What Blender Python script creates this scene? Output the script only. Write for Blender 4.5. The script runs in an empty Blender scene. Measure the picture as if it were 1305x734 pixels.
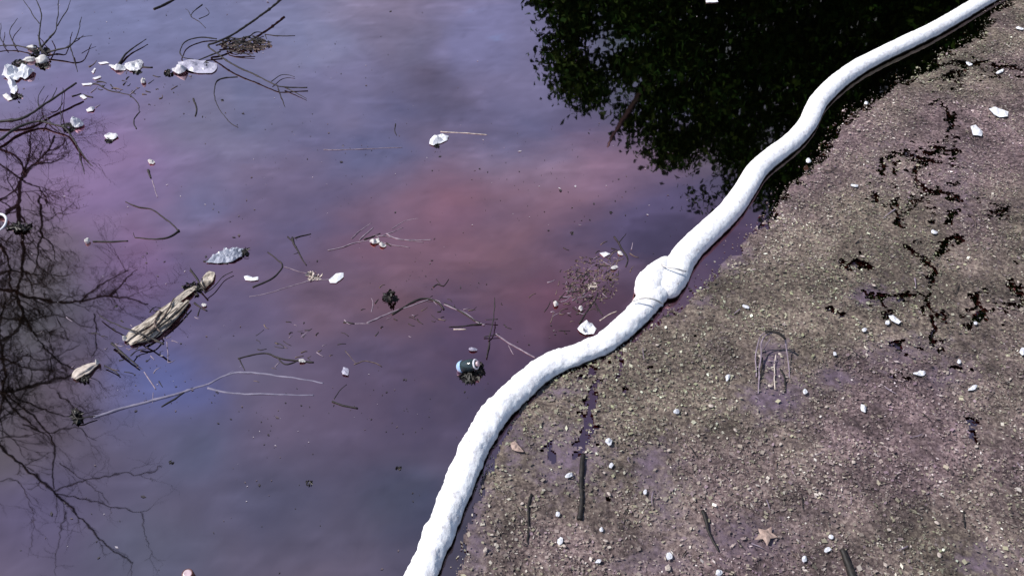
import bpy, bmesh, math, random
import numpy as np
from mathutils import Vector, noise
from mathutils.geometry import delaunay_2d_cdt
random.seed(7); RNG = np.random.default_rng(7)
S = bpy.context.scene; COL = S.collection
R = math.radians
# ---------------------------------------------------------------- camera
H = 4.43; PITCH = R(44.0); F = 1130.4
cam = bpy.data.objects.new('camera', bpy.data.cameras.new('camera')); COL.objects.link(cam)
cam.location = (0, 0, H); cam.rotation_euler = (R(90) - PITCH, 0, 0)
cam.data.sensor_width = 36; cam.data.lens = 36 * F / 1305; cam.data.clip_end = 3000
S.camera = cam
# ---------------------------------------------------------------- sky, sun, exposure
SUN_EL = R(54); SUN_AZ = R(-90)          # azimuth from +Y, negative = left
W = bpy.data.worlds.new('World'); S.world = W; W.use_nodes = True
nt = W.node_tree; nt.nodes.clear()
wo = nt.nodes.new('ShaderNodeOutputWorld'); bg = nt.nodes.new('ShaderNodeBackground')
sky = nt.nodes.new('ShaderNodeTexSky'); sky.sky_type = 'NISHITA'; sky.sun_disc = False
sky.sun_elevation = SUN_EL; sky.sun_rotation = SUN_AZ
sky.air_density = 1.0; sky.dust_density = 1.0; sky.ozone_density = 1.0
wtc = nt.nodes.new('ShaderNodeTexCoord'); wmp = nt.nodes.new('ShaderNodeMapping'); wmp.inputs['Scale'].default_value = (1, 1, 2.2)
wno = nt.nodes.new('ShaderNodeTexNoise'); wno.inputs['Scale'].default_value = 2.2; wno.inputs['Detail'].default_value = 6; wno.inputs['Distortion'].default_value = 0.4
wrp = nt.nodes.new('ShaderNodeMapRange'); wrp.inputs[1].default_value = .47; wrp.inputs[2].default_value = .72; wrp.inputs[4].default_value = .38
wmx = nt.nodes.new('ShaderNodeMixRGB'); wmx.inputs[2].default_value = (5.2, 5.4, 5.9, 1)
nt.links.new(wtc.outputs['Generated'], wmp.inputs[0]); nt.links.new(wmp.outputs[0], wno.inputs[0])
nt.links.new(wno.outputs[0], wrp.inputs[0]); nt.links.new(wrp.outputs[0], wmx.inputs[0])
nt.links.new(sky.outputs[0], wmx.inputs[1]); nt.links.new(wmx.outputs[0], bg.inputs[0])
bg.inputs[1].default_value = 0.13; nt.links.new(bg.outputs[0], wo.inputs[0])
sl = bpy.data.lights.new('sun', 'SUN'); sl.energy = 4.6; sl.angle = R(0.5); sl.color = (1.0, .965, .91)
sun = bpy.data.objects.new('sun', sl); COL.objects.link(sun)
sd = Vector((math.sin(SUN_AZ) * math.cos(SUN_EL), math.cos(SUN_AZ) * math.cos(SUN_EL), math.sin(SUN_EL)))
sun.rotation_euler = sd.to_track_quat('Z', 'Y').to_euler(); sun.location = sd * 40
S.view_settings.view_transform = 'Standard'; S.view_settings.look = 'None'
S.view_settings.gamma = 1; S.view_settings.use_curve_mapping = False; S.view_settings.exposure = 0.3

# ---------------------------------------------------------------- geometry from the photograph's perspective
cp, sp_ = math.cos(PITCH), math.sin(PITCH)
def ray(px, py):
    u = (px - 652.5) / F; t = (py - 367) / F
    return Vector((u, cp - t * sp_, -sp_ - t * cp))
def P(px, py, z=0.0):
    d = ray(px, py); k = (H - z) / -d.z
    return Vector((d.x * k, d.y * k, z))
def M(px, py, Y):                          # a place standing at distance Y whose mirror image in the water lies there
    d = ray(px, py); k = Y / d.y
    return Vector((d.x * k, Y, -(H + d.z * k)))
def ppm(px, py):                           # photo pixels per metre on the water there
    return F * (sp_ + (py - 367) / F * cp) / H
def lin(c):
    return tuple((v / 255 / 12.92) if v <= 10 else ((v / 255 + .055) / 1.055) ** 2.4 for v in c)
def to_px(x, y):                           # numpy: water point -> photo pixel
    dep = y * cp + H * sp_; up = y * sp_ - H * cp
    return 652.5 + F * x / dep, 367 - F * up / dep

# ---------------------------------------------------------------- numpy value noise
def vnoise(x, y, seed=0):
    xi = np.floor(x).astype(np.int64); yi = np.floor(y).astype(np.int64)
    fx = x - xi; fy = y - yi; fx = fx * fx * (3 - 2 * fx); fy = fy * fy * (3 - 2 * fy)
    def h(a, b):
        n = (a * 374761393 + b * 668265263 + seed * 974634777) & 0x7fffffff
        n = ((n ^ (n >> 13)) * 1274126177) & 0x7fffffff
        return ((n ^ (n >> 16)) & 0xffff) / 65535.0
    return (h(xi, yi) * (1 - fx) + h(xi + 1, yi) * fx) * (1 - fy) + (h(xi, yi + 1) * (1 - fx) + h(xi + 1, yi + 1) * fx) * fy
def fbm(x, y, o=4, seed=0):
    s = 0; a = .5; t = 0; x, y = .92 * x + .39 * y, .92 * y - .39 * x
    for i in range(o):
        s = s + a * vnoise(x, y, seed + i * 17); t += a; a *= .55; x, y = 2.03 * (.8 * x - .6 * y) + 5.1, 2.03 * (.6 * x + .8 * y) - 3.7
    return s / t
def in_poly(px, py, poly):
    ins = np.zeros(np.shape(px), bool); n = len(poly)
    for i in range(n):
        x1, y1 = poly[i]; x2, y2 = poly[(i + 1) % n]
        c = ((y1 > py) != (y2 > py)) & (px < (x2 - x1) * (py - y1) / ((y2 - y1) or 1e-9) + x1)
        ins ^= c
    return ins
def seg_dist(px, py, pts):
    d = np.full(np.shape(px), 1e9)
    for (x1, y1), (x2, y2) in zip(pts[:-1], pts[1:]):
        vx, vy = x2 - x1, y2 - y1; l = max(vx * vx + vy * vy, 1e-9)
        t = np.clip(((px - x1) * vx + (py - y1) * vy) / l, 0, 1)
        d = np.minimum(d, np.hypot(px - x1 - t * vx, py - y1 - t * vy))
    return d

# ---------------------------------------------------------------- materials
def mat(name, col=None, rough=.6, spec=.3):
    m = bpy.data.materials.new(name); m.use_nodes = True
    b = m.node_tree.nodes['Principled BSDF']
    b.inputs['Roughness'].default_value = rough; b.inputs['Specular IOR Level'].default_value = spec
    if col: b.inputs['Base Color'].default_value = (*col, 1)
    return m, m.node_tree, b
def noise_mat(name, c1, c2, scale=20, rough=.7, bump=.3, detail=5, spec=.3, stretch=(1, 1, 1), lo=.35, hi=.65, bscale=None, dist=.002):
    m, t, b = mat(name, None, rough, spec); L = t.links.new
    tc = t.nodes.new('ShaderNodeTexCoord'); mp = t.nodes.new('ShaderNodeMapping'); mp.inputs['Scale'].default_value = stretch
    n = t.nodes.new('ShaderNodeTexNoise'); n.inputs['Scale'].default_value = scale; n.inputs['Detail'].default_value = detail
    L(tc.outputs['Object'], mp.inputs[0]); L(mp.outputs[0], n.inputs[0])
    r = t.nodes.new('ShaderNodeValToRGB'); r.color_ramp.elements[0].position = lo; r.color_ramp.elements[1].position = hi
    r.color_ramp.elements[0].color = (*c1, 1); r.color_ramp.elements[1].color = (*c2, 1)
    L(n.outputs[0], r.inputs[0]); L(r.outputs[0], b.inputs['Base Color'])
    n2 = t.nodes.new('ShaderNodeTexNoise'); n2.inputs['Scale'].default_value = bscale or scale * 2; n2.inputs['Detail'].default_value = 4
    L(mp.outputs[0], n2.inputs[0])
    bp = t.nodes.new('ShaderNodeBump'); bp.inputs['Strength'].default_value = bump; bp.inputs['Distance'].default_value = dist
    L(n2.outputs[0], bp.inputs['Height']); L(bp.outputs[0], b.inputs['Normal'])
    return m
M_twig = noise_mat('dark wet wood', (.008, .007, .007), (.024, .019, .017), 30, .6, .4)
M_twig_brown = noise_mat('brown wet wood', (.05, .035, .03), (.14, .10, .085), 30, .6, .4)
M_pale = noise_mat('pale weathered stem', (.13, .10, .13), (.25, .20, .24), 30, .7, .3)
M_stalk = noise_mat('buff stalk', (.30, .25, .22), (.5, .43, .38), 30, .7, .3)
M_bark = noise_mat('grey tree bark', (.03, .024, .022), (.085, .066, .058), 8, .85, .6)
M_white = noise_mat('white plastic', (.42, .42, .46), (.66, .66, .69), 14, .45, .3, spec=.4)
M_paper = noise_mat('wet white paper', (.34, .32, .36), (.60, .59, .61), 14, .7, .5)
M_grey = noise_mat('translucent grey film', (.22, .21, .28), (.38, .36, .44), 8, .35, .5)
M_foam = noise_mat('white foam', (.36, .34, .33), (.60, .58, .56), 25, .8, .4)
M_dark = noise_mat('black sodden leaf and shade', (.006, .006, .006), (.02, .016, .014), 30, .5, .5)
M_leafbr = noise_mat('orange brown leaf', (.20, .14, .12), (.36, .26, .22), 25, .7, .4)
M_bottle = noise_mat('dark green plastic', (.008, .012, .012), (.02, .035, .04), 9, .15, .1, spec=.6)
M_blue = noise_mat('pale blue label', (.22, .36, .55), (.34, .48, .66), 12, .4, .1)
M_sub = noise_mat('submerged pale wood', (.11, .10, .15), (.19, .17, .23), 14, .6, .2)
M_rust = noise_mat('rusted red metal', (.07, .025, .022), (.20, .08, .07), 40, .65, .5)
M_lid = noise_mat('dull pink metal', (.34, .24, .27), (.55, .42, .45), 30, .35, .2, spec=.6)
M_rot = noise_mat('rotten pale wood', (.09, .07, .055), (.46, .40, .34), 20, .85, 1.0, stretch=(1, 1, 1), lo=.36, hi=.60, bscale=40, dist=.012)
for n_ in M_rot.node_tree.nodes:
    if n_.type == 'MAPPING': n_.vector_type = 'TEXTURE'; n_.inputs['Rotation'].default_value = (0, 0, R(52)); n_.inputs['Scale'].default_value = (1.7, .7, .7)
M_clear = noise_mat('cloudy clear plastic', (.17, .18, .23), (.36, .37, .43), 10, .2, .4, spec=.7)

# ---------------------------------------------------------------- object helpers
def link(name, me, m=None, parent=None, smooth=False):
    me.name = name; o = bpy.data.objects.new(name, me); COL.objects.link(o)
    if m: me.materials.append(m)
    if parent: o.parent = parent; o.matrix_parent_inverse = parent.matrix_world.inverted()
    if smooth: me.polygons.foreach_set('use_smooth', [True] * len(me.polygons))
    return o
def from_bm(name, bm, m, parent=None, smooth=False):
    me = bpy.data.meshes.new(name); bm.to_mesh(me); bm.free()
    return link(name, me, m, parent, smooth)
def tag(o, label, cat, group=None):
    o['label'] = label; o['category'] = cat
    if group: o['group'] = group
    return o
def empty(name, loc, label, cat, group=None):
    o = bpy.data.objects.new(name, None); COL.objects.link(o); o.location = loc; o.empty_display_size = .05
    o.matrix_world.translation = loc
    bpy.context.view_layer.update()
    return tag(o, label, cat, group)
def kind(o, k): o['kind'] = k; return o
def origin_to(o, loc):
    o.data.transform(__import__('mathutils').Matrix.Translation(-Vector(loc))); o.location = loc; return o

def catmull(pts, rad, step):
    out, ro = [], []
    n = len(pts)
    for i in range(n - 1):
        p0 = pts[max(i - 1, 0)]; p1 = pts[i]; p2 = pts[i + 1]; p3 = pts[min(i + 2, n - 1)]
        k = max(1, int((p2 - p1).length / step))
        for j in range(k):
            t = j / k
            q = .5 * ((2 * p1) + (p2 - p0) * t + (2 * p0 - 5 * p1 + 4 * p2 - p3) * t * t + (3 * p1 - p0 - 3 * p2 + p3) * t ** 3)
            out.append(q); ro.append(rad[i] * (1 - t) + rad[i + 1] * t)
    out.append(pts[-1].copy()); ro.append(rad[-1])
    return out, ro
def add_tube(bm, pts, rad, seg=6, rough=0.0, cap=True, flat=1.0, seed=0.0):
    rings = []; up = Vector((0, 0, 1)); n = len(pts)
    for i in range(n):
        d = (pts[min(i + 1, n - 1)] - pts[max(i - 1, 0)])
        if d.length < 1e-7: d = Vector((1, 0, 0))
        d.normalize(); a = d.cross(up)
        if a.length < .05: a = d.cross(Vector((0, 1, 0)))
        a.normalize(); b = a.cross(d).normalized()
        ring = []
        for k in range(seg):
            th = 2 * math.pi * k / seg
            v = a * math.cos(th) + b * math.sin(th) * flat; r = rad[i]
            if rough: r *= 1 + rough * noise.noise((pts[i] + v * r * 2) * (1.2 / max(r, .003)) * .5 + Vector((seed, 0, 0)))
            ring.append(bm.verts.new(pts[i] + v * r))
        rings.append(ring)
    for r0, r1 in zip(rings[:-1], rings[1:]):
        for k in range(seg):
            bm.faces.new((r0[k], r0[(k + 1) % seg], r1[(k + 1) % seg], r1[k]))
    if cap:
        bm.faces.new(rings[0][::-1]); bm.faces.new(rings[-1])
    return rings
def wobble(pts, amp, seed):
    out = []
    for i, p in enumerate(pts):
        v = noise.noise_vector(p * 6 + Vector((seed, seed * 2, 0))) * 1.2 + noise.noise_vector(p * 22 + Vector((seed, 0, seed))) * .45; v.z *= .3
        out.append(p + v * amp)
    return out
def stem_bm(pxpts, w0, w1, z0=None, z1=None, seed=0, bend=1.0, hump=0.0):
    """a twig following photo points lying on the water: w in photo pixels (full width)"""
    n = len(pxpts); pts = []; rad = []
    for i, q in enumerate(pxpts):
        f = i / max(1, n - 1); w = (w0 * (1 - f) + w1 * f) * .86
        r = w / 2 / ppm(*q[:2])
        if len(q) > 2: z = q[2]
        else: z = (r * .35 if z0 is None else z0 * (1 - f) + (z1 if z1 is not None else z0) * f) + hump * math.sin(math.pi * f)
        pts.append(P(q[0], q[1], z)); rad.append(r)
    pts, rad = catmull(pts, rad, .018)
    pts = wobble(pts, .008 * bend, seed)
    rad = [r * (1 + .3 * noise.noise(p * 25) + .6 * max(0, noise.noise(p * 31 + Vector((9, 9, 9))) - .35) * 2) for p, r in zip(pts, rad)]
    bm = bmesh.new(); add_tube(bm, pts, rad, 6)
    return bm
SEED = [0]
def branch(name, label, cat, lines, m=None, group=None, bend=1.0):
    """lines: list of (pixel points, w0, w1[, z0, z1, hump])"""
    m = m or M_twig
    def mk(l, nm, par):
        SEED[0] += 1.7
        kw = {}
        if len(l) > 3: kw = dict(z0=l[3], z1=l[4])
        if len(l) > 5: kw['hump'] = l[5]
        return from_bm(nm, stem_bm(l[0], l[1], l[2], seed=SEED[0], bend=bend, **kw), m, par, True)
    if len(lines) == 1:
        o = mk(lines[0], name, None); origin_to(o, P(*lines[0][0][0][:2])); return tag(o, label, cat, group)
    e = empty(name, P(*lines[0][0][0][:2]), label, cat, group)
    for i, l in enumerate(lines): mk(l, 'stem' if i == 0 else 'side_twig', e)
    return e
def crumple_bm(pxpoly, height=.03, step=.02, base=.004, sharp=1.0, seed=0):
    w = [P(x, y, base) for x, y in pxpoly]
    # refine outline with slight raggedness
    out = []
    for a, b in zip(w, w[1:] + w[:1]):
        k = max(1, int((b - a).length / step))
        for j in range(k):
            q = a.lerp(b, j / k)
            v = noise.noise_vector(q * 30 + Vector((seed, 0, 0))) * step * .35; out.append(Vector((q.x + v.x, q.y + v.y)))
    n = len(out); pts = list(out)
    xs = [p.x for p in out]; ys = [p.y for p in out]; poly = [(p.x, p.y) for p in out]
    gx = np.arange(min(xs), max(xs), step * .8); gy = np.arange(min(ys), max(ys), step * .8)
    if len(gx) and len(gy):
        X, Y = np.meshgrid(gx, gy); X = X + RNG.uniform(-.3, .3, X.shape) * step; Y = Y + RNG.uniform(-.3, .3, Y.shape) * step
        ins = in_poly(X, Y, poly)
        pts += [Vector((a, b)) for a, b in zip(X[ins], Y[ins])]
    vs, es, fs = delaunay_2d_cdt(pts, [(i, (i + 1) % n) for i in range(n)], [list(range(n))], 1, 1e-6)[:3]
    bm = bmesh.new(); V = []
    for v in vs:
        q = Vector((v.x, v.y, 0)); f = abs(noise.noise(q * (9 * sharp) + Vector((seed * 3.1, seed, 0)))) * 1.6 + .5 * abs(noise.noise(q * (30 * sharp) + Vector((seed, 0, 0))))
        dmin = min((Vector((v.x, v.y)) - o).length for o in out) if n < 200 else step
        e = min(1, .25 + dmin / (step * 2))
        V.append(bm.verts.new((v.x, v.y, base + height * f * e)))
    for f in fs:
        try: bm.faces.new([V[i] for i in f])
        except ValueError: pass
    bm.normal_update()
    if bm.faces and sum(f.normal.z for f in bm.faces) < 0: bmesh.ops.reverse_faces(bm, faces=bm.faces)
    return bm
def sheet(name, label, cat, pxpoly, m=None, height=.03, step=.02, base=.004, parent=None, thick=.003, group=None, sharp=1.0):
    SEED[0] += 2.3
    o = from_bm(name, crumple_bm(pxpoly, height, step, base, sharp, SEED[0]), m or M_paper, parent)
    md = o.modifiers.new('thickness', 'SOLIDIFY'); md.thickness = thick; md.offset = 0
    if not parent:
        origin_to(o, P(*pxpoly[0])); tag(o, label, cat, group)
    return o
def oval(cx, cy, rx, ry, rot=0, n=9, jag=.2):
    out = []
    for i in range(n):
        a = 2 * math.pi * i / n; k = 1 + random.uniform(-jag, jag)
        x, y = rx * k * math.cos(a), ry * k * math.sin(a)
        out.append((cx + x * math.cos(rot) - y * math.sin(rot), cy + x * math.sin(rot) + y * math.cos(rot)))
    return out
def clump_bm(cx, cy, rx, ry, n=40, hgt=.03, size=.02, seed=0):
    rnd = random.Random(seed); bm = bmesh.new(); s = ppm(cx, cy)
    for i in range(n):
        a = rnd.uniform(0, 2 * math.pi); q = math.sqrt(rnd.random())
        c = P(cx + rx * q * math.cos(a), cy + ry * q * math.sin(a), rnd.uniform(.0, hgt) * (1.1 - q))
        ax = Vector((rnd.gauss(0, 1), rnd.gauss(0, 1), rnd.gauss(0, .5))).normalized(); bx = ax.orthogonal().normalized()
        l = size * rnd.uniform(.6, 1.5); w = l * rnd.uniform(.3, .7)
        nn = ax.cross(bx) * l * .2
        v = [bm.verts.new(c + ax * l), bm.verts.new(c + bx * w + nn), bm.verts.new(c - ax * l), bm.verts.new(c - bx * w + nn)]
        bm.faces.new((v[0], v[1], v[2])); bm.faces.new((v[0], v[2], v[3]))
    return bm
def clump(name, label, cat, cx, cy, rx, ry, n=40, hgt=.03, size=.02, m=None, parent=None, group=None):
    SEED[0] += 1
    o = from_bm(name, clump_bm(cx, cy, rx, ry, n, hgt, size, SEED[0]), m or M_dark, parent)
    if not parent: origin_to(o, P(cx, cy)); tag(o, label, cat, group)
    return o

# ================================================================ SETTING
# ---------------------------------------------------------------- terrain (bed and banks, one sheet to the horizon)
def axis(lo, hi, dense, far):
    a = np.arange(lo, hi + 1e-6, dense); b = []; v = dense
    x = hi
    while x < far: v *= 1.6; x += v; b.append(x)
    c = []; v = dense; x = lo
    while x > -far: v *= 1.6; x -= v; c.append(x)
    return np.array(c[::-1] + list(a) + b)
def grid_mesh(name, X, Y, Z):
    ny, nx = X.shape
    co = np.stack([X, Y, Z], -1).reshape(-1, 3).astype(np.float32)
    i = np.arange(ny * nx).reshape(ny, nx)
    f = np.stack([i[:-1, :-1], i[:-1, 1:], i[1:, 1:], i[1:, :-1]], -1).reshape(-1, 4).astype(np.int32)
    return np_mesh(name, co, f)
def np_mesh(name, co, f, k=4):
    me = bpy.data.meshes.new(name); me.vertices.add(len(co)); me.vertices.foreach_set('co', co.astype(np.float32).ravel())
    me.loops.add(f.size); me.loops.foreach_set('vertex_index', f.ravel().astype(np.int32))
    me.polygons.add(len(f)); me.polygons.foreach_set('loop_start', (np.arange(len(f)) * k).astype(np.int32))
    me.update(calc_edges=True); me.validate()
    return me
xs = axis(-16, 20, .5, 900); ys = axis(-10, 26, .5, 900)
X, Y = np.meshgrid(xs, ys)
wob = 2.2 * (fbm(X * .22, Y * .22, 3, 5) - .5)
dout = np.maximum.reduce([-9.5 - X, X - 13, Y - 12.6, -7 - Y]) + wob
Z = np.where(dout < 0, np.maximum(-1.2, dout * .6), np.minimum(dout * .5, 1.4 + .01 * dout)) + .25 * (fbm(X * .8, Y * .8, 3, 9) - .5)
M_earth = noise_mat('bank earth and leaf litter', (.035, .028, .018), (.10, .085, .05), 3, .95, .8, bscale=12, dist=.03)
ter = link('ground', grid_mesh('ground', X, Y, Z), M_earth, smooth=True); kind(ter, 'structure')

# ---------------------------------------------------------------- water with its oil film, mirrored brightness partly put into its colour
CP = [(30,20,134,127,163),(120,40,127,123,160),(250,30,130,125,161),(300,140,122,117,149),(380,60,146,138,172),(420,120,130,120,156),
 (520,60,125,115,145),(545,100,108,94,118),(620,40,152,138,178),(650,110,150,132,166),(640,200,125,115,150),(480,200,105,105,145),
 (150,200,135,112,155),(90,260,140,114,157),(170,330,125,98,135),(250,250,115,110,148),(400,280,110,100,135),(580,280,130,98,125),
 (620,350,124,93,112),(760,220,135,110,142),(840,270,130,108,145),(850,300,108,92,122),(700,380,115,82,108),(480,330,122,94,120),(740,290,130,102,128),(300,300,122,101,132),(680,330,122,94,114),(420,380,114,94,118),
 (520,400,113,87,104),(350,400,112,98,130),(220,470,84,94,152),(330,450,100,95,125),(470,460,98,86,115),(600,420,108,84,112),
 (560,520,92,82,110),(250,560,80,85,118),(60,650,84,80,112),(350,640,78,80,110),(500,640,76,80,108),(200,710,80,84,112),
 (740,430,100,75,98),(940,310,112,85,112),(620,680,90,82,98),(100,450,92,84,106),(20,300,106,94,112),(40,360,94,88,98),(30,400,86,84,94),(20,480,82,78,90),(-20,560,80,78,92),(60,540,80,74,92),(1000,480,105,85,110),(1200,650,100,90,112),(1100,60,84,84,88),(930,90,88,88,94),(820,60,100,98,112),(990,200,92,88,98)]  # film darkened at far left and upper right to deepen the mirrored trees
xs = axis(-8, 9, .05, 1400); ys = axis(1.5, 11, .05, 1400)
X, Y = np.meshgrid(xs, ys)
yy = np.clip(Y, 1.2, 13); PX, PY = to_px(np.clip(X, -9, 9), yy)
sc_ = 1.0
wx = 60 * (fbm(X * 1.1, Y * 1.1, 4, 21) - .5) * 2; wy = 42 * (fbm(X * 1.1, Y * 1.1, 4, 33) - .5) * 2
QX, QY = PX + wx, PY + wy
num = np.zeros(X.shape + (3,)); den = np.zeros(X.shape)
for (cx, cy, r, g, b) in CP:
    w = 1 / (((QX - cx) ** 2 + ((QY - cy) * 1.25) ** 2) + 900) ** 1.5
    num += w[..., None] * np.array(lin((r, g, b))); den += w
film = num / den[..., None]
SKYREF = np.array((.335, .430, .68))
stain = in_poly(PX + wx * .12, PY + wy * .12, [(800,290),(806,277),(830,272),(856,271),(884,277),(900,290),(868,318),(838,338),(802,332)]) | in_poly(PX + wx * .12, PY + wy * .12, [(690,430),(700,400),(760,372),(800,335),(830,340),(800,385),(770,420),(700,450)])
film = film * np.where(stain, .80, 1.0)[..., None]
streak = 1 + .13 * (fbm(X * 1.6 + 9, Y * 3.2, 5, 41) - .5) + .10 * (fbm(X * 9, Y * 9, 3, 51) - .5)
bnd = fbm(X * .7 + 3, Y * 1.1, 5, 201); bands = .5 + .5 * np.sin(bnd * 70); fine = fbm(X * 5, Y * 11, 4, 211)
streak = streak * (1 + .05 * (bands - .5)) * (1 - .10 * np.clip((fine - .62) * 6, 0, 1)) * (1 + .16 * np.clip((fbm(X * 3 + 40, Y * 8, 4, 221) - .60) * 6, 0, 1))
film = np.clip(film / SKYREF * streak[..., None], 0, .95)
wm = grid_mesh('water', X, Y, np.zeros_like(X))
ca = wm.color_attributes.new('film', 'FLOAT_COLOR', 'POINT')
ca.data.foreach_set('color', np.concatenate([film, np.ones(X.shape + (1,))], -1).astype(np.float32).ravel())
m = bpy.data.materials.new('oily water'); m.use_nodes = True; t = m.node_tree; t.nodes.clear(); L = t.links.new
out = t.nodes.new('ShaderNodeOutputMaterial'); mix = t.nodes.new('ShaderNodeMixShader'); L(mix.outputs[0], out.inputs[0])
df = t.nodes.new('ShaderNodeBsdfDiffuse'); df.inputs[0].default_value = (.006, .007, .004, 1)
gl = t.nodes.new('ShaderNodeBsdfGlossy'); gl.inputs['Roughness'].default_value = .02
at = t.nodes.new('ShaderNodeAttribute'); at.attribute_name = 'film'
tc = t.nodes.new('ShaderNodeTexCoord')
n0 = t.nodes.new('ShaderNodeTexNoise'); n0.inputs['Scale'].default_value = 3.0; n0.inputs['Detail'].default_value = 8; n0.inputs['Distortion'].default_value = 1.2
L(tc.outputs['Object'], n0.inputs[0])
mr = t.nodes.new('ShaderNodeMapRange'); mr.inputs[1].default_value = .3; mr.inputs[2].default_value = .7; mr.inputs[3].default_value = .94; mr.inputs[4].default_value = 1.06; L(n0.outputs[0], mr.inputs[0])
mm = t.nodes.new('ShaderNodeVectorMath'); mm.operation = 'SCALE'; L(at.outputs[0], mm.inputs[0]); L(mr.outputs[0], mm.inputs['Scale']); L(mm.outputs[0], gl.inputs[0])
mix.inputs[0].default_value = .97; L(df.outputs[0], mix.inputs[1]); L(gl.outputs[0], mix.inputs[2])
n1 = t.nodes.new('ShaderNodeTexNoise'); n1.inputs['Scale'].default_value = 2.6; n1.inputs['Detail'].default_value = 3; L(tc.outputs['Object'], n1.inputs[0])
bp = t.nodes.new('ShaderNodeBump'); bp.inputs['Strength'].default_value = .03; bp.inputs['Distance'].default_value = .02; L(n1.outputs[0], bp.inputs['Height']); L(bp.outputs[0], gl.inputs['Normal'])
M_water = m
wat = link('water', wm, M_water, smooth=True); kind(wat, 'structure')

# ---------------------------------------------------------------- debris mat on the right
MAT_EDGE = [(1420,-90),(1330,-30),(1290,-4),(1264,16),(1248,48),(1198,71),(1183,90),(1145,106),(1108,132),(1079,148),(1060,180),(1040,206),(1002,240),
 (976,282),(948,305),(920,335),(895,362),(868,388),(838,404),(800,432),(760,455),(705,480),(668,512),(640,552),(615,606),(600,650),(583,715),(560,800),(540,900),(2500,1000),(2500,-90)]
CRACKS = [([(1124,235),(1124,205),(1140,200),(1160,198)],2.4),([(1114,251),(1113,258)],3),([(1141,212),(1141,240)],2.5),([(1168,207),(1178,201),(1190,194),(1203,190)],7),
 ([(1165,209),(1166,231),(1176,246)],3.5),([(1163,264),(1176,256),(1193,247)],7),([(1191,246),(1206,248),(1221,255)],3),([(1138,260),(1143,286)],3.5),
 ([(1204,286),(1217,273)],3.5),([(1195,312),(1223,305)],3),([(1204,307),(1197,327)],4),([(1151,316),(1175,335),(1191,347),(1178,381),(1190,425)],2.5),
 ([(1071,334),(1090,337),(1108,344)],3),([(1120,378),(1147,377),(1175,380)],3),([(1230,397),(1247,392),(1273,395),(1304,386),(1330,380)],2.6),
 ([(1250,399),(1238,415)],6.5),([(1293,366),(1304,382)],5),([(1141,437),(1149,436),(1146,446)],3.5),([(1186,428),(1189,440)],3.5),([(1129,484),(1137,484)],4),
 ([(1212,468),(1221,470)],3),([(757,470),(756,500),(748,545),(742,572)],4.5),([(792,448),(787,498)],2.5),([(1190,86),(1240,84),(1300,88)],3.5),([(1204,100),(1222,96),(1230,88)],5),
 ([(1195,130),(1215,150),(1205,175)],3.5),([(1255,270),(1262,280),(1280,272)],3),([(1090,110),(1130,90)],5),([(1238,545),(1240,560)],3),([(700,560),(706,585)],2.5),([(1012,168),(1018,180)],2),
 ([(1058,392),(1064,400)],2),([(1100,372),(1131,398)],3)]
WET = [(720,585,50,42,.8),(985,470,17,30,1.0),(985,510,34,28,.95),(1062,487,30,14,.9),(1150,452,48,18,.55),(1205,480,40,22,.45),(830,595,26,34,.7),(945,690,60,30,.6),(820,722,60,16,.55),
 (1255,715,50,26,.6),(1105,374,32,14,.85),(925,325,26,30,.75),(885,385,22,14,.6),(605,655,14,90,.8),(1225,240,26,60,.35),(650,560,14,60,.7),(1010,130,60,40,.3),(1130,210,24,30,.25),(850,640,30,60,.5),
 (700,495,40,10,.6)]
def mat_fields(x, y):
    px, py = to_px(x, y)
    wb = 10 * (fbm(x * 5, y * 5, 3, 61) - .5) * 2
    wet = np.zeros_like(x)
    nx_ = 22 * (fbm(x * 3, y * 3, 4, 71) - .5) * 2; ny_ = 18 * (fbm(x * 3, y * 3, 4, 81) - .5) * 2
    for cx, cy, rx, ry, a in WET:
        wet = np.maximum(wet, a * np.exp(-(((px + nx_ - cx) / rx) ** 2 + ((py + ny_ - cy) / ry) ** 2) ** 1.0))
    e = seg_dist(px, py, MAT_EDGE[:-2]); ins = in_poly(px + wb * .5, py + wb * .5, MAT_EDGE)
    crack = np.full(x.shape, 9.0)
    j = 1 + 1.8 * (fbm(x * 16, y * 16, 3, 91) - .5) * 2
    jx = 5 * (fbm(x * 12, y * 12, 2, 95) - .5) * 2; jy = 4 * (fbm(x * 12, y * 12, 2, 97) - .5) * 2
    for pts, w in CRACKS:
        crack = np.minimum(crack, seg_dist(px + jx, py + jy, pts) / (w * .8 * np.clip(j, .12, 2)))
    # random small pits
    pits = fbm(x * 13, y * 13, 3, 101) + .12 * (fbm(x * 1.3, y * 1.3, 2, 111) - .5)
    crack = np.where((crack > 1) & (crack < 4.5) & (fbm(x * 15, y * 15, 3, 301) < .43 - .035 * crack), .8, crack)
    crack = np.where((crack < 1) & (fbm(x * 22, y * 22, 2, 311) > .60), 2.0, crack)
    return px, py, wet, e, ins, crack, pits
g = .0105
xs = np.arange(-.9, 9.8, g); ys = np.arange(1.6, 11.2, g)
X, Y = np.meshgrid(xs, ys)
px, py, wet, e, ins, crack, pits = mat_fields(X, Y)
keep = ins & (crack > 1) & (pits > .08) & (px < 1950 + 90 * pits) & (py < 900) & (px > 480) & (py > -75)
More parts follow.
